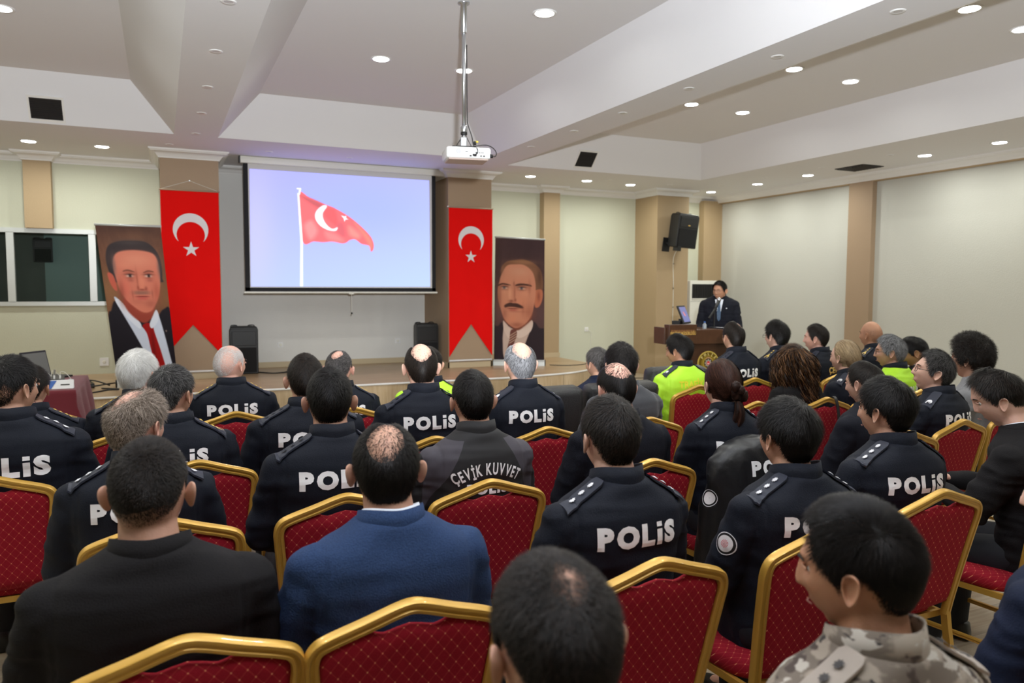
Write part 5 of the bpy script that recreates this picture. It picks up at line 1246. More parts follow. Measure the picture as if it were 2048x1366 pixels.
    FF = np.stack([base+ks, base+ks+1, base+ks+3, base+ks+2], -1).reshape(-1, 4)
    rs = np.repeat(r.uniform(0, 1, n), 2*K)
    extra = st.get('extra'); 
    V = np.concatenate([V, G]) if nv0 else G; rn = np.concatenate([np.array(rn), rs]); Fs = Fs+FF.tolist()
    if extra is not None:
        eV, eF, eR = extra; o = len(V); V = np.concatenate([V, eV]); rn = np.concatenate([rn, eR]); Fs = Fs+[[i+o for i in f] for f in eF]
    me = bpy.data.meshes.new('hair'); me.from_pydata(V.tolist(), [], Fs); me.update(); me.shade_smooth()
    at = me.attributes.new('rnd', 'FLOAT', 'POINT'); at.data.foreach_set('value', rn.astype(np.float32)); HAIR[name] = me; return me
def strand_bundle(paths, rad, n, w, seed, curl=None, K=14):
    """strands following centre lines: paths list of control point lists, rad radius along the line"""
    r = np.random.default_rng(seed); V = []; F = []; R_ = []
    P = [np.array(spline(p, 8)) for p in paths]
    for i in range(n):
        c = P[i % len(P)]; t = np.linspace(0, 1, K); ix = t*(len(c)-1); c0 = np.stack([np.interp(ix, np.arange(len(c)), c[:, k]) for k in range(3)], 1)
        a = r.uniform(0, 6.28); q = math.sqrt(r.uniform(0, 1)); rr_ = np.interp(t, np.linspace(0, 1, len(rad)), rad)*q
        u = np.array([1, 0, 0.]); v = np.array([0, 1, 0.3]); p = c0+(u[None]*math.cos(a)+v[None]*math.sin(a))*rr_[:, None]
        if curl: ph = r.uniform(0, 6.28); aa = ph+t*curl[1]*r.uniform(.8, 1.2); p += (u[None]*np.cos(aa)[:, None]+v[None]*np.sin(aa)[:, None])*curl[0]*np.minimum(1, t*3)[:, None]
        e = t[-1]; tg = np.gradient(p, axis=0); nn = np.array([math.cos(a), math.sin(a), 0]); sd = np.cross(tg, nn); sd /= np.linalg.norm(sd, axis=1)[:, None]+1e-9
        ww = w*np.interp(t, [0, .8, 1], [1, 1, .2])[:, None]/2; o = len(V)
        for k in range(K): V.append(p[k]+sd[k]*ww[k]); V.append(p[k]-sd[k]*ww[k])
        F += [[o+2*k, o+2*k+1, o+2*k+3, o+2*k+2] for k in range(K-1)]; R_ += [r.uniform()]*(2*K)
    return np.array(V), F, np.array(R_)
def lump(c, rad, seed, amp=.08, f=40, nu=36, nv=24):
    D, F = dir_grid(nu, nv); return np.array(c)+D*np.array(rad)*(1+amp*wob(D, f/10, seed))[:, None], F, np.clip(.3+.2*wob(D, 12, seed), 0, 1)
def join(*G):
    V = []; F = []; R_ = []
    for v, f, r_ in G: o = sum(map(len, V)); V.append(v); F += [[i+o for i in q] for q in f]; R_.append(r_)
    return np.concatenate(V), F, np.concatenate(R_)
CROWN = (.0, -.50, .86)
ST = dict(
 short=dict(top=.012, side=.004, len=.026, ls=.012, n=11000, fade=.35, w=.0012, lift=.22, jit=.5, lump=.25, soft=.03),
 buzz=dict(top=.007, side=.0018, len=.011, ls=.005, n=34000, fade=.97, w=.0008, lift=.45, soft=.05, jit=.7),
 flat=dict(top=.010, side=.004, len=.018, ls=.010, n=11000, fade=.3, w=.0011, lift=.2, jit=.5, soft=.03, bald=[((.05, -.50, .86), .12, .6, .2)]),
 crownbald=dict(top=.008, side=.006, len=.018, ls=.014, n=11000, w=.0011, lift=.2, soft=.03, bald=[((-.05, -.52, .86), .66, .02, .20), ((0, .25, .97), .60, .04, .15), ((0, .75, .7), .4, .1, .2)], recede=.01),
 crownbig=dict(top=.008, side=.006, len=.020, ls=.014, n=20000, w=.0009, lift=.2, soft=.03, bald=[((-.05, -.55, .83), .58, .08, .30), ((0, .5, .85), .45, .35, .15)], recede=.015, jit=.5),
 whorl=dict(top=.009, side=.0035, len=.016, ls=.008, n=42000, w=.0007, fade=.5, bald=[((.04, -.48, .88), .38, .30, .36)], whorl=(.04, -.42, .9), jit=.6, lift=.4, soft=.05),
 grizzle=dict(top=.013, side=.006, len=.028, ls=.012, n=17000, w=.0010, bald=[((-.12, -.42, .90), .55, .10, .28)], jit=.8, lift=.40, soft=.03, lump=.3),
 thin=dict(top=.006, side=.005, len=.034, ls=.012, n=6500, w=.0013, bald=[((0, -.25, .97), .80, .20, .20)], jit=.3, lift=.12, soft=.03),
 stubble=dict(top=.001, side=.001, len=.006, ls=.006, n=17000, w=.0010, noshell=1, bald=[((0, .30, .95), .70, .06, .28)], lift=.4, jit=.8, soft=.04),
 short2=dict(top=.006, side=.003, len=.010, ls=.008, n=12000, w=.0010, fade=.3, bald=[((0, -.40, .92), .40, .06, .24), ((0, .6, .8), .4, .3, .2)], lift=.35, jit=.7, soft=.04),
 full=dict(top=.022, side=.006, len=.040, ls=.018, n=12000, w=.0014, fade=.2, lift=.14, lump=.22, jit=.45, soft=.03, nape=.0, bald=[((.04, -.50, .86), .05, .5, .05)]),
 side=dict(top=.016, side=.0045, len=.038, ls=.012, n=30000, w=.0009, fade=.6, comb=(.75, .35, -.3), lift=.14, front=.008, jit=.4, soft=.04, part=[(-.042, -.03, 0, .004)], bald=[((.1, -.42, .9), .20, .25, .16)]),
 quiff=dict(top=.022, side=.004, len=.038, ls=.010, n=11000, w=.0012, fade=.5, front=.020, lift=.2, soft=.03, jit=.45),
 grey=dict(top=.018, side=.010, len=.036, ls=.024, n=12000, w=.0013, lift=.2, lump=.25, jit=.55, soft=.03, front=.004),
 wavy=dict(top=.018, side=.009, len=.034, ls=.020, n=12000, w=.0014, lift=.26, lump=.3, jit=.6, soft=.03, recede=.01),
 afro=dict(top=.050, side=.030, len=.03, ls=.03, n=16000, w=.0012, lift=.25, lump=.12, lf=14, rough=.004, curl=(.006, 12), K=7, jit=1.5),
 baldm=dict(top=.0006, side=.0006, len=.003, ls=.003, n=3500, w=.0007, noshell=1, bald=[((0, .2, .98), 1.15, .02, .2)], lift=.5),
 halfbald=dict(top=.008, side=.006, len=.022, ls=.014, n=11000, w=.0011, soft=.03, lift=.2, bald=[((.35, -.35, .87), .42, .08, .2)], recede=.02),
)
tie = (0, -.118, -.02)
g1 = lump((0, -.128, -.018), (.034, .030, .040), 2, .16); g2 = lump((-.02, -.140, .012), (.024, .02, .028), 3, .15); g3 = lump((.022, -.142, -.030), (.022, .018, .028), 4, .15); g4 = lump((.0, -.150, -.005), (.020, .018, .024), 6, .2)
ST['bun'] = dict(top=.012, side=.009, len=.07, ls=.06, n=9000, w=.0012, pull=tie, fem=1, jit=.08, lift=.02, lump=.1, K=6,
    extra=join(g1, g2, g3, g4, strand_bundle([[(0, -.135, -.05), (.005, -.150, -.10), (-.004, -.150, -.15), (-.022, -.135, -.20)], [(0, -.13, -.05), (.010, -.140, -.12), (.024, -.13, -.185)], [(0, -.13, -.05), (-.012, -.145, -.11), (-.034, -.13, -.175)]], [.014, .020, .018, .006], 420, .0016, 5)))
ST['pony'] = dict(top=.018, side=.012, len=.08, ls=.07, n=11000, w=.0012, pull=(0, -.125, -.045), fem=1, jit=.05, lift=.02, lump=.06, K=6,
    extra=join(lump((0, -.118, -.045), (.020, .016, .016), 2, .05), strand_bundle([[(0, -.128, -.045), (.0, -.165, -.08), (-.01, -.165, -.15), (-.03, -.14, -.22), (-.055, -.12, -.28)]], [.010, .024, .026, .022, .006], 700, .0016, 8)))
cp = []
for a in np.linspace(-125, 125, 22):
    for q in (0, 1, 2):
        a_ = math.radians(180+a); s_, c_ = math.sin(a_), math.cos(a_); k = 1+.25*q
        cp.append([(s_*.05, c_*.07-.01, .115), (s_*.080*k, c_*.10*k-.01, .04), (s_*.095*k, c_*.10*k-.01, -.08), (s_*.110, c_*.105*k-.01, -.17-.03*q), (s_*.105, c_*.105*k-.01, -.26-.02*math.cos(a_*3))])
ST['curls'] = dict(top=.03, side=.028, len=.03, ls=.03, n=5000, w=.0014, fem=1, curl=(.006, 10), K=6, lift=.2, lump=.2, lf=14,
    extra=join(lump((0, -.035, -.03), (.092, .088, .145), 3, .10, 60, 60, 40), lump((0, -.045, -.12), (.100, .072, .12), 5, .14, 60, 60, 40), strand_bundle(cp, [.006, .016, .024, .026, .020], 3400, .0026, 4, (.015, 30), 34)))

# ---- face parts shared by every head that shows its face
def face_meshes():
    out = {}
    for s, sx in ((1, 'r'), (-1, 'l')):
        out['eyeball', sx] = (MB().lathe([(.0002, -.0105)]+[(.0105*math.cos(a), .0105*math.sin(a)) for a in np.linspace(-1.4, 1.4, 9)]+[(.0002, .0105)], 16, (s*.031, .0665, .008), ax='y'), 'eyew')
        out['iris', sx] = (MB().lathe([(.0002, .0112), (.0045, .0107), (.0055, .0095), (.0002, .0095)], 14, (s*.031, .0665, .008), ax='y'), 'iris')
        pts = spline([(s*.016, .0925, .026), (s*.030, .0905, .030), (s*.047, .078, .026)], 5)
        out['eyebrow', sx] = (MB().tube(pts, [.0018, .0022, .0024, .0024, .0024, .0024, .0022, .002, .0018, .0014, .0008][:len(pts)], 8), 'brow')
        out['eyelid', sx] = (MB().tube(spline([(s*.019, .078, .009), (s*.031, .086, .0145), (s*.044, .076, .009)], 5), .0024, 6), None)
    out['lips', ''] = (MB().tube(spline([(-.019, .0775, -.0635), (-.008, .0885, -.062), (0, .0895, -.0625), (.008, .0885, -.062), (.019, .0775, -.0635)], 5), [.001]+[.0016]*19+[.001], 6), 'lip')
    gl_ = MB()
    for s in (1, -1):
        gl_.tube([(s*.033+.022*math.copysign(abs(math.cos(a))**.7, math.cos(a)), .099-.004*abs(math.cos(a)), .004+.015*math.copysign(abs(math.sin(a))**.7, math.sin(a))) for a in np.linspace(0, 2*PI, 20, endpoint=False)], .0013, 6, close=True, up=(0, 1, 0))
        gl_.tube([(s*.055, .096, .010), (s*.074, .06, .010), (s*.082, .0, .008), (s*.080, -.015, -.004)], .0014, 6)
    gl_.tube([(-.011, .100, .010), (0, .103, .012), (.011, .100, .010)], .0013, 6)
    out['glasses', ''] = (gl_, 'black'); return out
FM = {}
for (k, sx), (mb, mk) in face_meshes().items():
    me = bpy.data.meshes.new(k); me.from_pydata(mb.v, [], mb.f); bm = bmesh.new(); bm.from_mesh(me); bmesh.ops.recalc_face_normals(bm, faces=bm.faces); bm.to_mesh(me); bm.free(); me.shade_smooth()
    me.materials.append(MT[mk] if mk else SK['mid']); FM[k, sx] = me
_tm = MB().lathe([(.012, -.004), (.016, -.003), (.016, .003), (.012, .004)], 16, (0, -.128, -.045)); HB = bpy.data.meshes.new('hair_band'); HB.from_pydata(_tm.v, [], _tm.f); HB.materials.append(MT['black'])

def child(name, me, par, m=None, M=None):
    o = bpy.data.objects.new(name, me); COL.objects.link(o); o.parent = par
    if M is not None: o.matrix_local = M
    if m is not None:
        if not me.materials: me.materials.append(m)
        o.material_slots[0].link = 'OBJECT'; o.material_slots[0].material = m
    return o
def person(x, y, ztop, label, yaw=0, pitch=0, roll=0, hair='short', hm='black', sk='mid', coat='uniform', cm='navy', rank=None, rm='silver', text=None, body=0, pose='sit', face=0,
           glasses=0, w=1.0, seed=0, ptch=0, shirt=0, brd='board', hs=1.0, tie_=None):
    me, R, hc = make_body(pose, yaw-body, pitch, roll, sk)
    o = bpy.data.objects.new('person', me); COL.objects.link(o); me.name = 'person'
    H0 = 1.305 if pose != 'stand' else 1.742
    s = ztop/H0; rz = math.radians(body); lo = Vector((hc.x*w, hc.y, 0)); c_, s_ = math.cos(rz), math.sin(rz)
    o.location = (x-(lo.x*c_-lo.y*s_), y-(lo.x*s_+lo.y*c_), 0); o.rotation_euler = (0, 0, rz); o.scale = (w, 1, s)
    tag(o, label, 'person', 'people seated in the rows of chairs' if pose != 'stand' else None)
    # keep the head round although the body is widened
    if w != 1 or s != 1:
        P = get_co(me); k = sst(1.03 if pose != 'stand' else 1.5, 1.09 if pose != 'stand' else 1.56, P[:, 2])*(np.abs(P[:, 0]) < .14); P[:, 0] = P[:, 0]*(1+k*(1/w-1)*1.0)
        set_co(me, P)
    HM_ = Matrix.Translation(hc) @ (Matrix.Diagonal((1/w, 1, 1)).to_4x4()) @ R.to_4x4()
    if hs != 1: HM_ = HM_ @ Matrix.Scale(hs, 4)
    child('hair', make_hair(hair, ST[hair]), o, HM[hm], HM_)
    jk = coat if coat in ('suit',) else 'uniform'; jm, bvh = jacket_mesh(jk, pose, seed % 3); key = (jk, pose, seed % 3)
    J = child('jacket', jm, o, MT[cm])
    child('collar', collar_mesh(jk, pose), J, MT[cm if coat != 'hv' else 'navy'])
    if shirt or pose == 'stand': child('shirt_collar', collar_mesh('shirt', pose), o, MT['shirt'])
    T = child('trousers', trousers_mesh(pose), o, MT['trousers' if cm not in ('camo',) else cm])
    for q in (1, -1): child('shoe', shoe_mesh(pose, q), o, MT['shoe'])
    if rank:
        for q in (1, -1):
            k = ('bdm', key, q)
            if k not in MARK: V, F, _, _ = board_mesh(key, q); MARK[k] = mesh_of('shoulder_board', V, F, MT['board'])
            B = child('shoulder_board', MARK[k], J, MT[brd]); child('rank_insignia', insignia(key, q, rank, MT[rm]), B)
    for t in (text or ()):
        child('back_lettering', back_text(t[0], key, *t[1:]), J)
    if ptch: child('sleeve_patch', patch(key, -1), J)
    if face:
        for k, sx in FM:
            if k != 'glasses': child(k, FM[k, sx], o, SK[sk] if k == 'eyelid' else None, HM_)
    if glasses: child('glasses', FM['glasses', ''], o, None, HM_)
    if hair == 'pony': child('hair_band', HB, o, None, HM_)
    return o, J, key
PT = lambda z=.938, s=.066, m='letter', x=0: ('POLiS', z, s, .0042, .86, MT[m], 0, x, 1.04)
# camouflage cloth
def camo():
    m = bpy.data.materials.new('desert_camouflage'); m.use_nodes = True; nt = m.node_tree; b = nt.nodes['Principled BSDF']; tc = nt.nodes.new('ShaderNodeTexCoord')
    prev = None
    for sc, th, c, w in ((7, .0, (.30, .25, .20), 0), (11, .48, (.15, .12, .095), .03), (15, .55, (.060, .042, .035), .02), (19, .60, (.42, .38, .33), .02), (26, .66, (.035, .030, .028), .02)):
        if prev is None: rgb = nt.nodes.new('ShaderNodeRGB'); rgb.outputs[0].default_value = (*c, 1); prev = rgb.outputs[0]; continue
        mp = nt.nodes.new('ShaderNodeMapping'); mp.inputs['Location'].default_value = (sc, sc*.3, 0); mp.inputs['Scale'].default_value = (1, 1, 1.7); nt.links.new(tc.outputs['Object'], mp.inputs[0])
        n = nt.nodes.new('ShaderNodeTexNoise'); n.inputs['Scale'].default_value = sc; n.inputs['Detail'].default_value = 3; nt.links.new(mp.outputs[0], n.inputs[0])
        cr = nt.nodes.new('ShaderNodeValToRGB'); cr.color_ramp.elements[0].position = th-.01; cr.color_ramp.elements[1].position = th+w+.01; nt.links.new(n.outputs[0], cr.inputs[0])
        mx = nt.nodes.new('ShaderNodeMix'); mx.data_type = 'RGBA'; nt.links.new(cr.outputs[0], mx.inputs[0]); nt.links.new(prev, mx.inputs[6]); mx.inputs[7].default_value = (*c, 1); prev = mx.outputs[2]
    nt.links.new(prev, b.inputs['Base Color']); b.inputs['Roughness'].default_value = .85; return m
MT['camo'] = camo()
MT['camoboard'] = mat('sand_board', (.34, .29, .25), .8); MT['darkthread'] = mat('dark_thread', (.05, .045, .045), .6)
# two-tone jacket of the riot squad officer: grey shoulder panels printed over black
def two_tone():
    m = bpy.data.materials.new('black_and_grey_jacket'); m.use_nodes = True; nt = m.node_tree; b = nt.nodes['Principled BSDF']; tc = nt.nodes.new('ShaderNodeTexCoord'); sp = nt.nodes.new('ShaderNodeSeparateXYZ'); nt.links.new(tc.outputs['Object'], sp.inputs[0])
    def M(op, a, c):
        n = nt.nodes.new('ShaderNodeMath'); n.operation = op
        for i, q in enumerate((a, c)):
            if hasattr(q, 'links'): nt.links.new(q, n.inputs[i])
            elif q is not None: n.inputs[i].default_value = q
        return n.outputs[0]
    ax = M('ABSOLUTE', sp.outputs[0], None); dz = M('SUBTRACT', 1.03, sp.outputs[2])
    edge = M('ADD', .095, M('MULTIPLY', dz, .55)); g = M('MULTIPLY', M('MULTIPLY', M('GREATER_THAN', ax, edge), M('LESS_THAN', ax, .235)), M('LESS_THAN', sp.outputs[2], 1.052))
    mx = nt.nodes.new('ShaderNodeMix'); mx.data_type = 'RGBA'; nt.links.new(g, mx.inputs[0]); mx.inputs[6].default_value = (.014, .013, .015, 1); mx.inputs[7].default_value = (.060, .053, .068, 1)
    nt.links.new(mx.outputs[2], b.inputs['Base Color']); b.inputs['Roughness'].default_value = .75; return m
MT['twotone'] = two_tone()

U = dict(coat='uniform', cm='navy')
# ---- row nearest the camera
person(.47, .88, 1.285, 'person seen only as a dark cropped head with a thinning crown, bottom centre', hair='whorl', hm='dark', sk='mid', coat='suit', cm='blk', pitch=-8)
_o, _j, _k = person(1.11, .94, 1.268, 'person in desert camouflage uniform with side-parted black hair, looking left', yaw=30, pitch=-6, body=-4, hair='side', hm='black', sk='tan', cm='camo', rank='dark', rm='darkthread', brd='camoboard', face=1, seed=1)
# green brassard with a white badge round his left upper arm
bvh = JK[_k][1]; V = []; nn_ = 30
for z in np.linspace(.80, .945, 10):
    for a in np.linspace(0, 2*PI, nn_, endpoint=False):
        c = Vector((-.19-.35*max(0, .93-z), -.09+.3*max(0, .93-z), z)); d = Vector((math.cos(a), math.sin(a), .1)); h = bvh.ray_cast(c+d*.3, -d, .3)
        V.append((h[0]+d*.005) if h[0] is not None and (h[0]-c).length < .12 else c+d*.075)
F = [(j*nn_+i, j*nn_+(i+1) % nn_, (j+1)*nn_+(i+1) % nn_, (j+1)*nn_+i) for j in range(9) for i in range(nn_)]
br = child('brassard', mesh_of('brassard', V, F, MT['green']), _j); br.data.shade_smooth()
W = conform([(.030*math.cos(a)*q-.085, .028*math.sin(a)*q) for q in (.01, .5, .8, 1) for a in np.linspace(0, 2*PI, 24, endpoint=False)], bvh, (.75, .35, -.55), .5, .010, (.3, -.95, 0), (.45, .15, .85), (-.22, -.15, .93))
person(1.97, 1.06, 1.27, 'person in a navy jacket cut off by the right edge at the bottom corner', yaw=30, hair='short', hm='dark', sk='fair', coat='suit', cm='navysuit', face=1, shirt=1, w=1.05)
# ---- second row
person(-.035, 1.90, 1.30, 'person in a plain black suit with buzz-cut dark hair, second row at left', yaw=-12, pitch=-3, hair='buzz', hm='dark', sk='mid', coat='suit', cm='blk', w=1.06, seed=0)
person(.515, 1.89, 1.30, 'person in a blue wool blazer with a balding crown and large ears', yaw=-10, pitch=-4, hair='crownbig', hm='black', sk='mid', coat='suit', cm='bluesuit', w=1.04, seed=1, shirt=1)
person(1.225, 1.95, 1.317, 'person in navy police uniform, three silver stars, full back lettering, centre of second row', yaw=2, hair='short', hm='dark', sk='fair', rank='three', text=[PT()], seed=0)
person(1.87, 1.88, 1.276, 'person in navy police uniform with thick black hair and a white sleeve patch', yaw=3, pitch=2, hair='full', hm='black', sk='mid', rank='three', text=[PT()], ptch=1, seed=1, body=-4)
person(2.54, 2.05, 1.297, 'person in navy police uniform with thick black hair, last police officer of second row', yaw=14, hair='full', hm='black', sk='mid', rank='three', text=[PT()], seed=2, body=-5, face=1)
_o, _j, _k = person(3.30, 2.10, 1.31, 'person in a black suit leaning forward over a phone at the right edge', yaw=42, pitch=-14, body=14, hair='quiff', hm='dark', sk='fair', coat='suit', cm='blk', pose='phone', face=1, shirt=1, w=1.05)
ph = tag(obj('mobile_phone', MB().box((0, 0, 0), (.075, .150, .009), None, 0, .004), mat('phone_glass', (.10, .115, .105), .15), None, auto=.6), 'grey mobile phone held by the man in black at the right edge', 'mobile phone')
c_ = _o.matrix_world
ph.location = Vector((3.30-.06-.10, 2.10+.46, .80)); ph.rotation_euler = (.35, -.25, .75)
# ---- third row
person(-.085, 2.84, 1.30, 'person with wispy greying sandy hair in navy police uniform, third row', yaw=-42, pitch=-6, hair='grizzle', hm='sandy', sk='pink', rank='three', text=[PT()], seed=1)
person(.565, 2.86, 1.345, 'person in navy police uniform with short black hair, behind the half-hidden officer', yaw=-9, hair='flat', hm='black', sk='mid', rank='dark', rm='board', text=[PT()], seed=2, w=1.05)
arc = [('ÇEVİK KUVVET', .945, .062, .0018, .56, MT['letter'], .26, 0, 1.0, .005), ('POLiS', .868, .044, .003, .85, MT['letter'], 0, 0, 1.04)]
person(1.14, 2.86, 1.31, 'person in a black jacket with grey shoulder panels and arched riot police lettering', yaw=-2, hair='flat', hm='black', sk='mid', cm='twotone', text=arc, seed=0)
person(1.84, 2.88, 1.32, 'person in a dark suit with thinning hair over a reddish scalp', yaw=0, pitch=-6, hair='thin', hm='black', sk='pink', coat='suit', cm='dksuit', seed=1, w=1.02)
person(2.42, 2.86, 1.31, 'person with chestnut hair tied in a braided bun, in navy police uniform', yaw=-4, hair='bun', hm='brown', sk='fair', rank='three', text=[PT(.92)], seed=2, w=.88, body=-8)
person(3.39, 2.87, 1.265, 'person in a navy suit and white collar with a balding shiny crown', yaw=12, pitch=-8, hair='halfbald', hm='dark', sk='fair', coat='suit', cm='dksuit', seed=1, shirt=1, body=6, face=1)
person(4.03, 2.95, 1.29, 'person with glasses in navy police uniform, head tipped back looking up', yaw=50, pitch=14, hair='wavy', hm='saltp', sk='fair', rank='crescent', text=[PT()], seed=0, glasses=1, face=1, body=8)
person(4.50, 3.05, 1.345, 'person in a grey blazer with a big mop of dark curly hair', yaw=20, hair='afro', hm='dark', sk='mid', coat='suit', cm='greysuit', seed=2, face=1, body=20, w=1.05)
# ---- fourth row
person(-.56, 3.65, 1.36, 'person with black hair in navy police uniform turning right, at the left edge', yaw=-46, hair='short', hm='black', sk='mid', rank='three', text=[('LiS', .905, .078, .004, .95, MT['letter'], 0, .06, 1.04)], seed=0, w=1.12, face=1)
person(.035, 3.62, 1.30, 'person with dark grizzled hair in navy police uniform and gold shoulder stars', yaw=-42, hair='short', hm='saltp', sk='mid', rank='senior', rm='goldt', text=[PT()], seed=2, w=1.05, face=1)
person(.62, 3.72, 1.325, 'person almost hidden behind the black-haired officer, with P and O visible on the back', yaw=-6, hair='flat', hm='dark', sk='mid', rank='dark', rm='board', text=[PT()], seed=1, w=1.12)
person(1.21, 3.75, 1.362, 'person in navy police uniform with a large round bald crown, hiding a fluorescent jacket', yaw=-6, pitch=-5, hair='crownbald', hm='dark', sk='fair', rank='dark', rm='board', text=[PT()], seed=0, w=1.05)
person(1.775, 3.75, 1.355, 'person with grey hair around a bald crown in navy police uniform, beside the empty armchair', yaw=0, pitch=-5, hair='crownbald', hm='grey', sk='fair', rank='crescent', text=[PT()], seed=1, w=1.0)
person(2.43, 3.75, 1.32, 'person in a charcoal grey jacket with tousled black hair, below the moustached portrait', yaw=-14, hair='wavy', hm='black', sk='mid', coat='suit', cm='charcoal', seed=0)
person(3.93, 3.92, 1.255, 'person with long curly brown hair in a black top', yaw=14, hair='curls', hm='curl', sk='fair', coat='suit', cm='blk', seed=2, w=.86)
person(4.42, 3.92, 1.28, 'person with a highlighted blonde ponytail in navy police uniform', yaw=12, hair='pony', hm='blonde', sk='fair', rank='crescent', seed=1, w=.86, body=5, face=1)
person(4.93, 3.96, 1.30, 'person with grey hair and glasses in a fluorescent yellow jacket, right side', yaw=44, hair='grey', hm='grey', sk='mid', coat='hv', cm='hiviz', seed=0, glasses=1, face=1, body=14, text=[('POLiS', .925, .05, .003, .85, MT['letter'], 0, 0, 1.04)])
person(5.22, 3.98, 1.285, 'person with short black hair bowing his head beside the cream wall', yaw=46, pitch=-22, hair='short', hm='black', sk='tan', coat='suit', cm='blk', seed=1, face=1, body=20, shirt=1)
# ---- front row
person(-.12, 4.50, 1.30, 'person with thick white hair in navy police uniform, in front of the leaning portrait', yaw=-36, hair='grey', hm='white', sk='pink', rank='senior', rm='goldt', seed=0, w=1.02)
person(-.62, 4.55, 1.24, 'person mostly hidden behind the officer at left, one gold-starred shoulder showing', yaw=-20, hair='short', hm='dark', sk='mid', rank='senior', rm='goldt', seed=1, w=1.1)
person(.37, 4.86, 1.30, 'person with cropped white stubble and bald front in navy police uniform, front row', yaw=-50, hair='stubble', hm='stub', sk='pink', rank='senior', rm='goldt', text=[PT()], seed=1, w=1.08, face=1)
person(1.0, 4.75, 1.255, 'person in navy police uniform with a small pink bald crown, below the screen', yaw=-28, hair='short2', hm='greyd', sk='pink', rank='senior', rm='goldt', text=[PT()], seed=2, w=1.0)
person(1.62, 4.85, 1.245, 'person hidden behind the bald-crowned officer, fluorescent yellow shoulders showing on both sides', yaw=0, hair='short', hm='dark', sk='mid', coat='hv', cm='hiviz', rank='dark', rm='board', seed=0, text=[('TRAFİK', .93, .06, .002, .9, MT['letterhv'], 0, 0, 1.04)])
person(2.86, 4.72, 1.215, 'person in a bright navy suit with short grey hair sitting in the black armchair', yaw=18, hair='short', hm='greyd', sk='mid', coat='suit', cm='navysuit', seed=0)
person(3.60, 4.75, 1.29, 'person with black hair in a fluorescent yellow jacket with amber lettering, looking down left', yaw=30, pitch=-8, hair='wavy', hm='black', sk='tan', coat='hv', cm='hiviz', rank='crescent', seed=1, face=1,
       text=[('TRAFİK', .955, .070, .002, .9, MT['letterhv'], 0, 0, 1.04), ('POLİS', .855, .070, .002, .9, MT['letterhv'], 0, 0, 1.04)])
person(4.30, 4.95, 1.375, 'person in navy police uniform with a thinning crown, sitting in front of the lectern emblem', yaw=0, hair='halfbald', hm='dark', sk='mid', rank='dark', rm='board', text=[PT(.92)], seed=1, face=1)
person(4.77, 4.95, 1.37, 'person with wavy black hair and gold shoulder stars, right of the speaking man', yaw=12, hair='wavy', hm='black', sk='fair', rank='senior', rm='goldt', seed=2, face=1, glasses=1)
person(5.26, 4.98, 1.335, 'person in profile with short dark hair and a sharp nose in dark uniform', yaw=36, hair='short', hm='dark', sk='pink', rank='dark', rm='board', seed=0, face=1, body=6,
       text=[('ÇEVİK', .93, .07, .003, .85, MT['letterg'], 0, .05, 1.04)])
person(5.87, 4.92, 1.36, 'person with a completely bald head in dark uniform beside the tan wall pilaster', yaw=12, hair='baldm', hm='dkst', sk='tan', rank='senior', rm='goldt', seed=1, face=1)
# ---- the man at the lectern
_o, _j, _k = person(6.47, 7.72, 1.743, 'person speaking at the lectern, dark suit, blue tie and glasses', yaw=112, body=138, pitch=-4, hair='short', hm='black', sk='tan', coat='suit', cm='dksuit', pose='stand', face=1, glasses=1, tie_=1)
bvh = JK[_k][1]
def chest(P): return conform(P, bvh, (0, -1, 0), 1.0, .004, (1, 0, 0), (0, 0, 1), (0, .25, 1.30))
V = chest([(-.052, .215), (.052, .215), (.040, .15), (.0, -.06), (-.040, .15), (0, .15), (0, .05)]); V = [v+Vector((0, .004, 0)) for v in V]
child('shirt_front', mesh_of('shirt_front', V, [(0, 5, 1), (0, 4, 5), (1, 5, 2), (4, 6, 5), (5, 6, 2), (4, 3, 6), (6, 3, 2)], MT['shirt']), _j)
V = chest([(-.016, .195), (.016, .195), (.012, .165), (-.012, .165), (.024, .05), (-.024, .05), (.02, -.03), (-.02, -.03), (0, -.06)]); V = [v+Vector((0, .009, 0)) for v in V]
child('necktie', mesh_of('necktie', V, [(0, 3, 2, 1), (3, 5, 4, 2), (5, 7, 6, 4), (7, 8, 6)], MT['tieblue']), _j)
for s_ in (1, -1):
    V = chest([(s_*.055, .21), (s_*.105, .13), (s_*.075, .11), (s_*.085, .09), (s_*.012, -.10), (s_*.040, .15)]); V = [v+Vector((0, .007, 0)) for v in V]
    child('lapel', mesh_of('lapel', V, [(0, 1, 2, 5), (5, 2, 3, 4)], MT['dksuit']), _j)
child('lapel_pin', mesh_of('lapel_pin', [v+Vector((0, .014, 0)) for v in chest([(-.10, .10), (-.085, .10), (-.085, .11), (-.10, .11)])], [(0, 1, 2, 3)], MT['silver']), _j)

# ============================================================ CHAIR ROWS
def C(x, y, lab, rz=0): chair(x, y-.035, rz, 'red gold-framed chair '+lab)
C(.03, 1.665, 'behind the person in the plain black suit'); C(.50, 1.655, 'behind the person in the blue blazer, frame largest in the picture')
C(1.175, 1.64, 'behind the centre officer with three silver stars', .0); C(1.80, 1.66, 'behind the officer with the white sleeve patch', .0)
C(2.50, 1.80, 'behind the last police officer of the second row', .0); C(3.25, 1.78, 'under the man bent over his phone', .1)
C(.47, .58, 'under the person at bottom centre'); C(1.13, .60, 'under the person in camouflage'); C(1.93, .74, 'under the person cut off at the bottom right corner')
C(-.01, 2.55, 'behind the officer with wispy sandy hair', .0); C(.56, 2.60, 'left of the riot police officer, behind the short black-haired officer')
C(1.09, 2.58, 'behind the riot police officer'); C(1.84, 2.62, 'behind the person with the reddish scalp'); C(2.42, 2.60, 'covered by the hanging black police jacket')
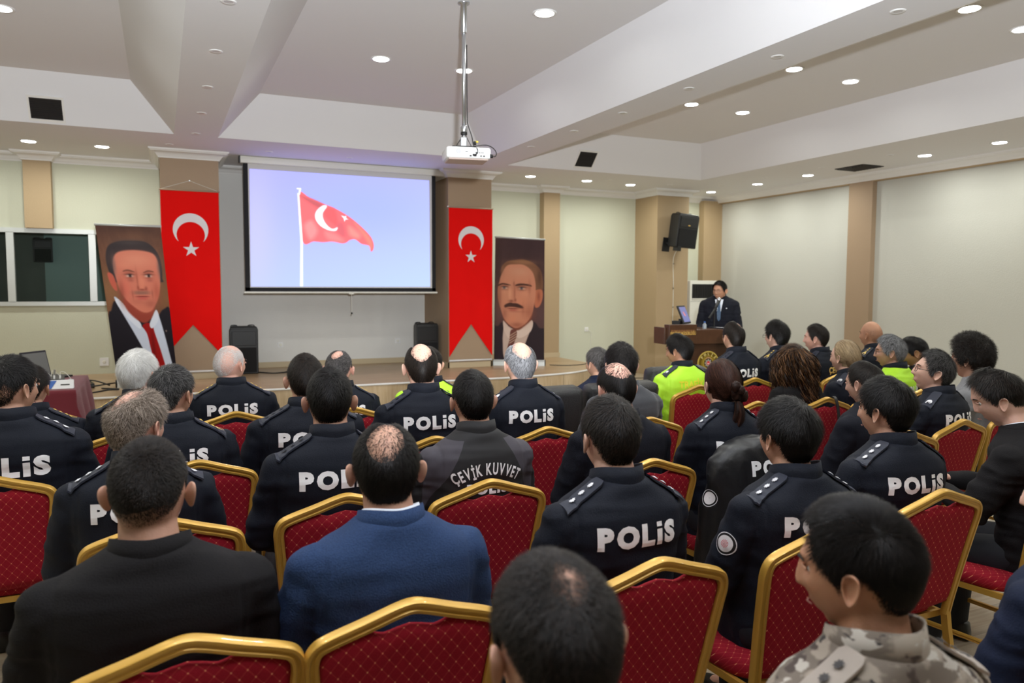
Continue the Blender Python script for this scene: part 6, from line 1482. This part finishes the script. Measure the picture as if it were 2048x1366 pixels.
C(3.39, 2.62, 'behind the person with the shiny balding crown'); C(3.97, 2.74, 'behind the officer tipping his head back', .05); C(4.60, 2.86, 'behind the person in the grey blazer', .1)
C(-.62, 3.40, 'at the left edge behind the officer turning right'); C(.12, 3.35, 'behind the officer with dark grizzled hair'); C(.64, 3.44, 'hidden behind the black-haired officer')
C(1.17, 3.44, 'behind the officer with the round bald crown'); C(1.78, 3.45, 'behind the officer with grey hair and bald crown'); C(2.43, 3.48, 'behind the person in the charcoal jacket')
C(3.40, 3.70, 'standing empty between the bun and the long curls'); C(3.95, 3.66, 'behind the person with long curly hair'); C(4.42, 3.66, 'behind the person with the blonde ponytail')
C(4.93, 3.70, 'behind the grey-haired person in the fluorescent jacket'); C(5.50, 3.74, 'beside the cream wall under the bowing man', .1)
C(-.14, 4.24, 'behind the white-haired officer'); C(-.64, 4.28, 'at far left under the half-hidden officer'); C(.37, 4.58, 'behind the officer with white stubble'); C(1.02, 4.48, 'behind the officer with the small pink bald crown')
C(1.62, 4.58, 'under the hidden person in fluorescent yellow'); C(3.58, 4.50, 'behind the person with amber lettering'); C(4.29, 4.70, 'behind the officer in front of the lectern emblem')
C(4.77, 4.68, 'behind the officer with gold shoulder stars and wavy hair'); C(5.28, 4.72, 'behind the officer seen in profile'); C(5.87, 4.66, 'under the completely bald officer')
# black jacket hung over the backrest
jk = MB(); R = []
for z, hw, f, bk in ((.36, .17, .04, -.10), (.50, .215, .05, -.12), (.70, .262, .065, -.12), (.84, .280, .07, -.11), (.90, .268, .07, -.10), (.955, .20, .065, -.09), (.985, .10, .05, -.07)):
    R.append([(math.copysign(abs(math.cos(a))**.8, math.cos(a))*hw, (bk+f)/2+(f-bk)/2*math.sin(a)*(1), z) for a in np.linspace(0, 2*PI, 36, endpoint=False)])
jk.rings(R)
for s_ in (1, -1): chain(jk, [(s_*.18, -.02, .87), (s_*.245, .0, .68), (s_*.25, .03, .44)], [.055, .055, .045], 14)
jm = remesh(jk, .010, 4); Pj = get_co(jm); nj = np.empty(len(Pj)*3, np.float32); jm.vertices.foreach_get('normal', nj); Pj += nj.reshape(-1, 3)*(.007*(1-2*np.abs(wob(Pj*np.array([1.6, 1, .7]), 22, 12))))[:, None]; set_co(jm, Pj)
jm.materials.append(MT['rain']); jm.shade_smooth(); JK[('hang',)] = (jm, bvh_of(jm))
hj = bpy.data.objects.new('hanging_jacket', jm); COL.objects.link(hj); hj.location = (2.43, 2.62, .0); hj.rotation_euler = (0, 0, -.06)
tag(hj, 'black nylon police jacket hung over a chair back, in front of the braided bun', 'jacket')
MARK['hj'] = None
v, F = polis_geo(.066); W = conform([(q[0], q[1]) for q in v], JK[('hang',)][1], (0, 1, 0), 1, .004, (1, 0, 0), (0, 0, 1), (.02, -.2, .87)); child('back_lettering', mesh_of('back_lettering', W, F, MT['letter']), hj)
W = []
for r_ in (0.001, .012, .020, .0245, .031, .0335): W += [(r_*math.cos(a), r_*1.1*math.sin(a)) for a in np.linspace(0, 2*PI, 28, endpoint=False)]
W = conform(W, JK[('hang',)][1], (1, .5, 0), .5, .004, (.45, -.9, 0), (0, 0, 1), (-.25, -.02, .74)); F = []; mi_ = []
for k in range(5):
    for i in range(28): F.append((k*28+i, k*28+(i+1) % 28, (k+1)*28+(i+1) % 28, (k+1)*28+i)); mi_.append([2, 2, 2, 1, 0][k])
pm_ = bpy.data.meshes.new('sleeve_patch'); pm_.from_pydata([tuple(w) for w in W], [], F); [pm_.materials.append(x) for x in (MT['silver'], MT['black'], MT['flagwhite'])]; pm_.polygons.foreach_set('material_index', mi_); child('sleeve_patch', pm_, hj)

bs = MB().tube(spline([(3.99, 3.575, .66), (3.99, 3.565, .80), (3.99, 3.59, .925), (3.99, 3.625, .945), (3.99, 3.655, .90), (3.99, 3.66, .75)], 6), .012, 8, prof=[(-.15, -1), (.15, -1), (.15, 1), (-.15, 1)])
bs.box((3.99, 3.545, .55), (.20, .07, .22), None, 0, .02)
tag(obj('shoulder_bag', bs, MT['black'], None), 'black bag hung by its strap over the chair of the curly-haired person', 'bag')
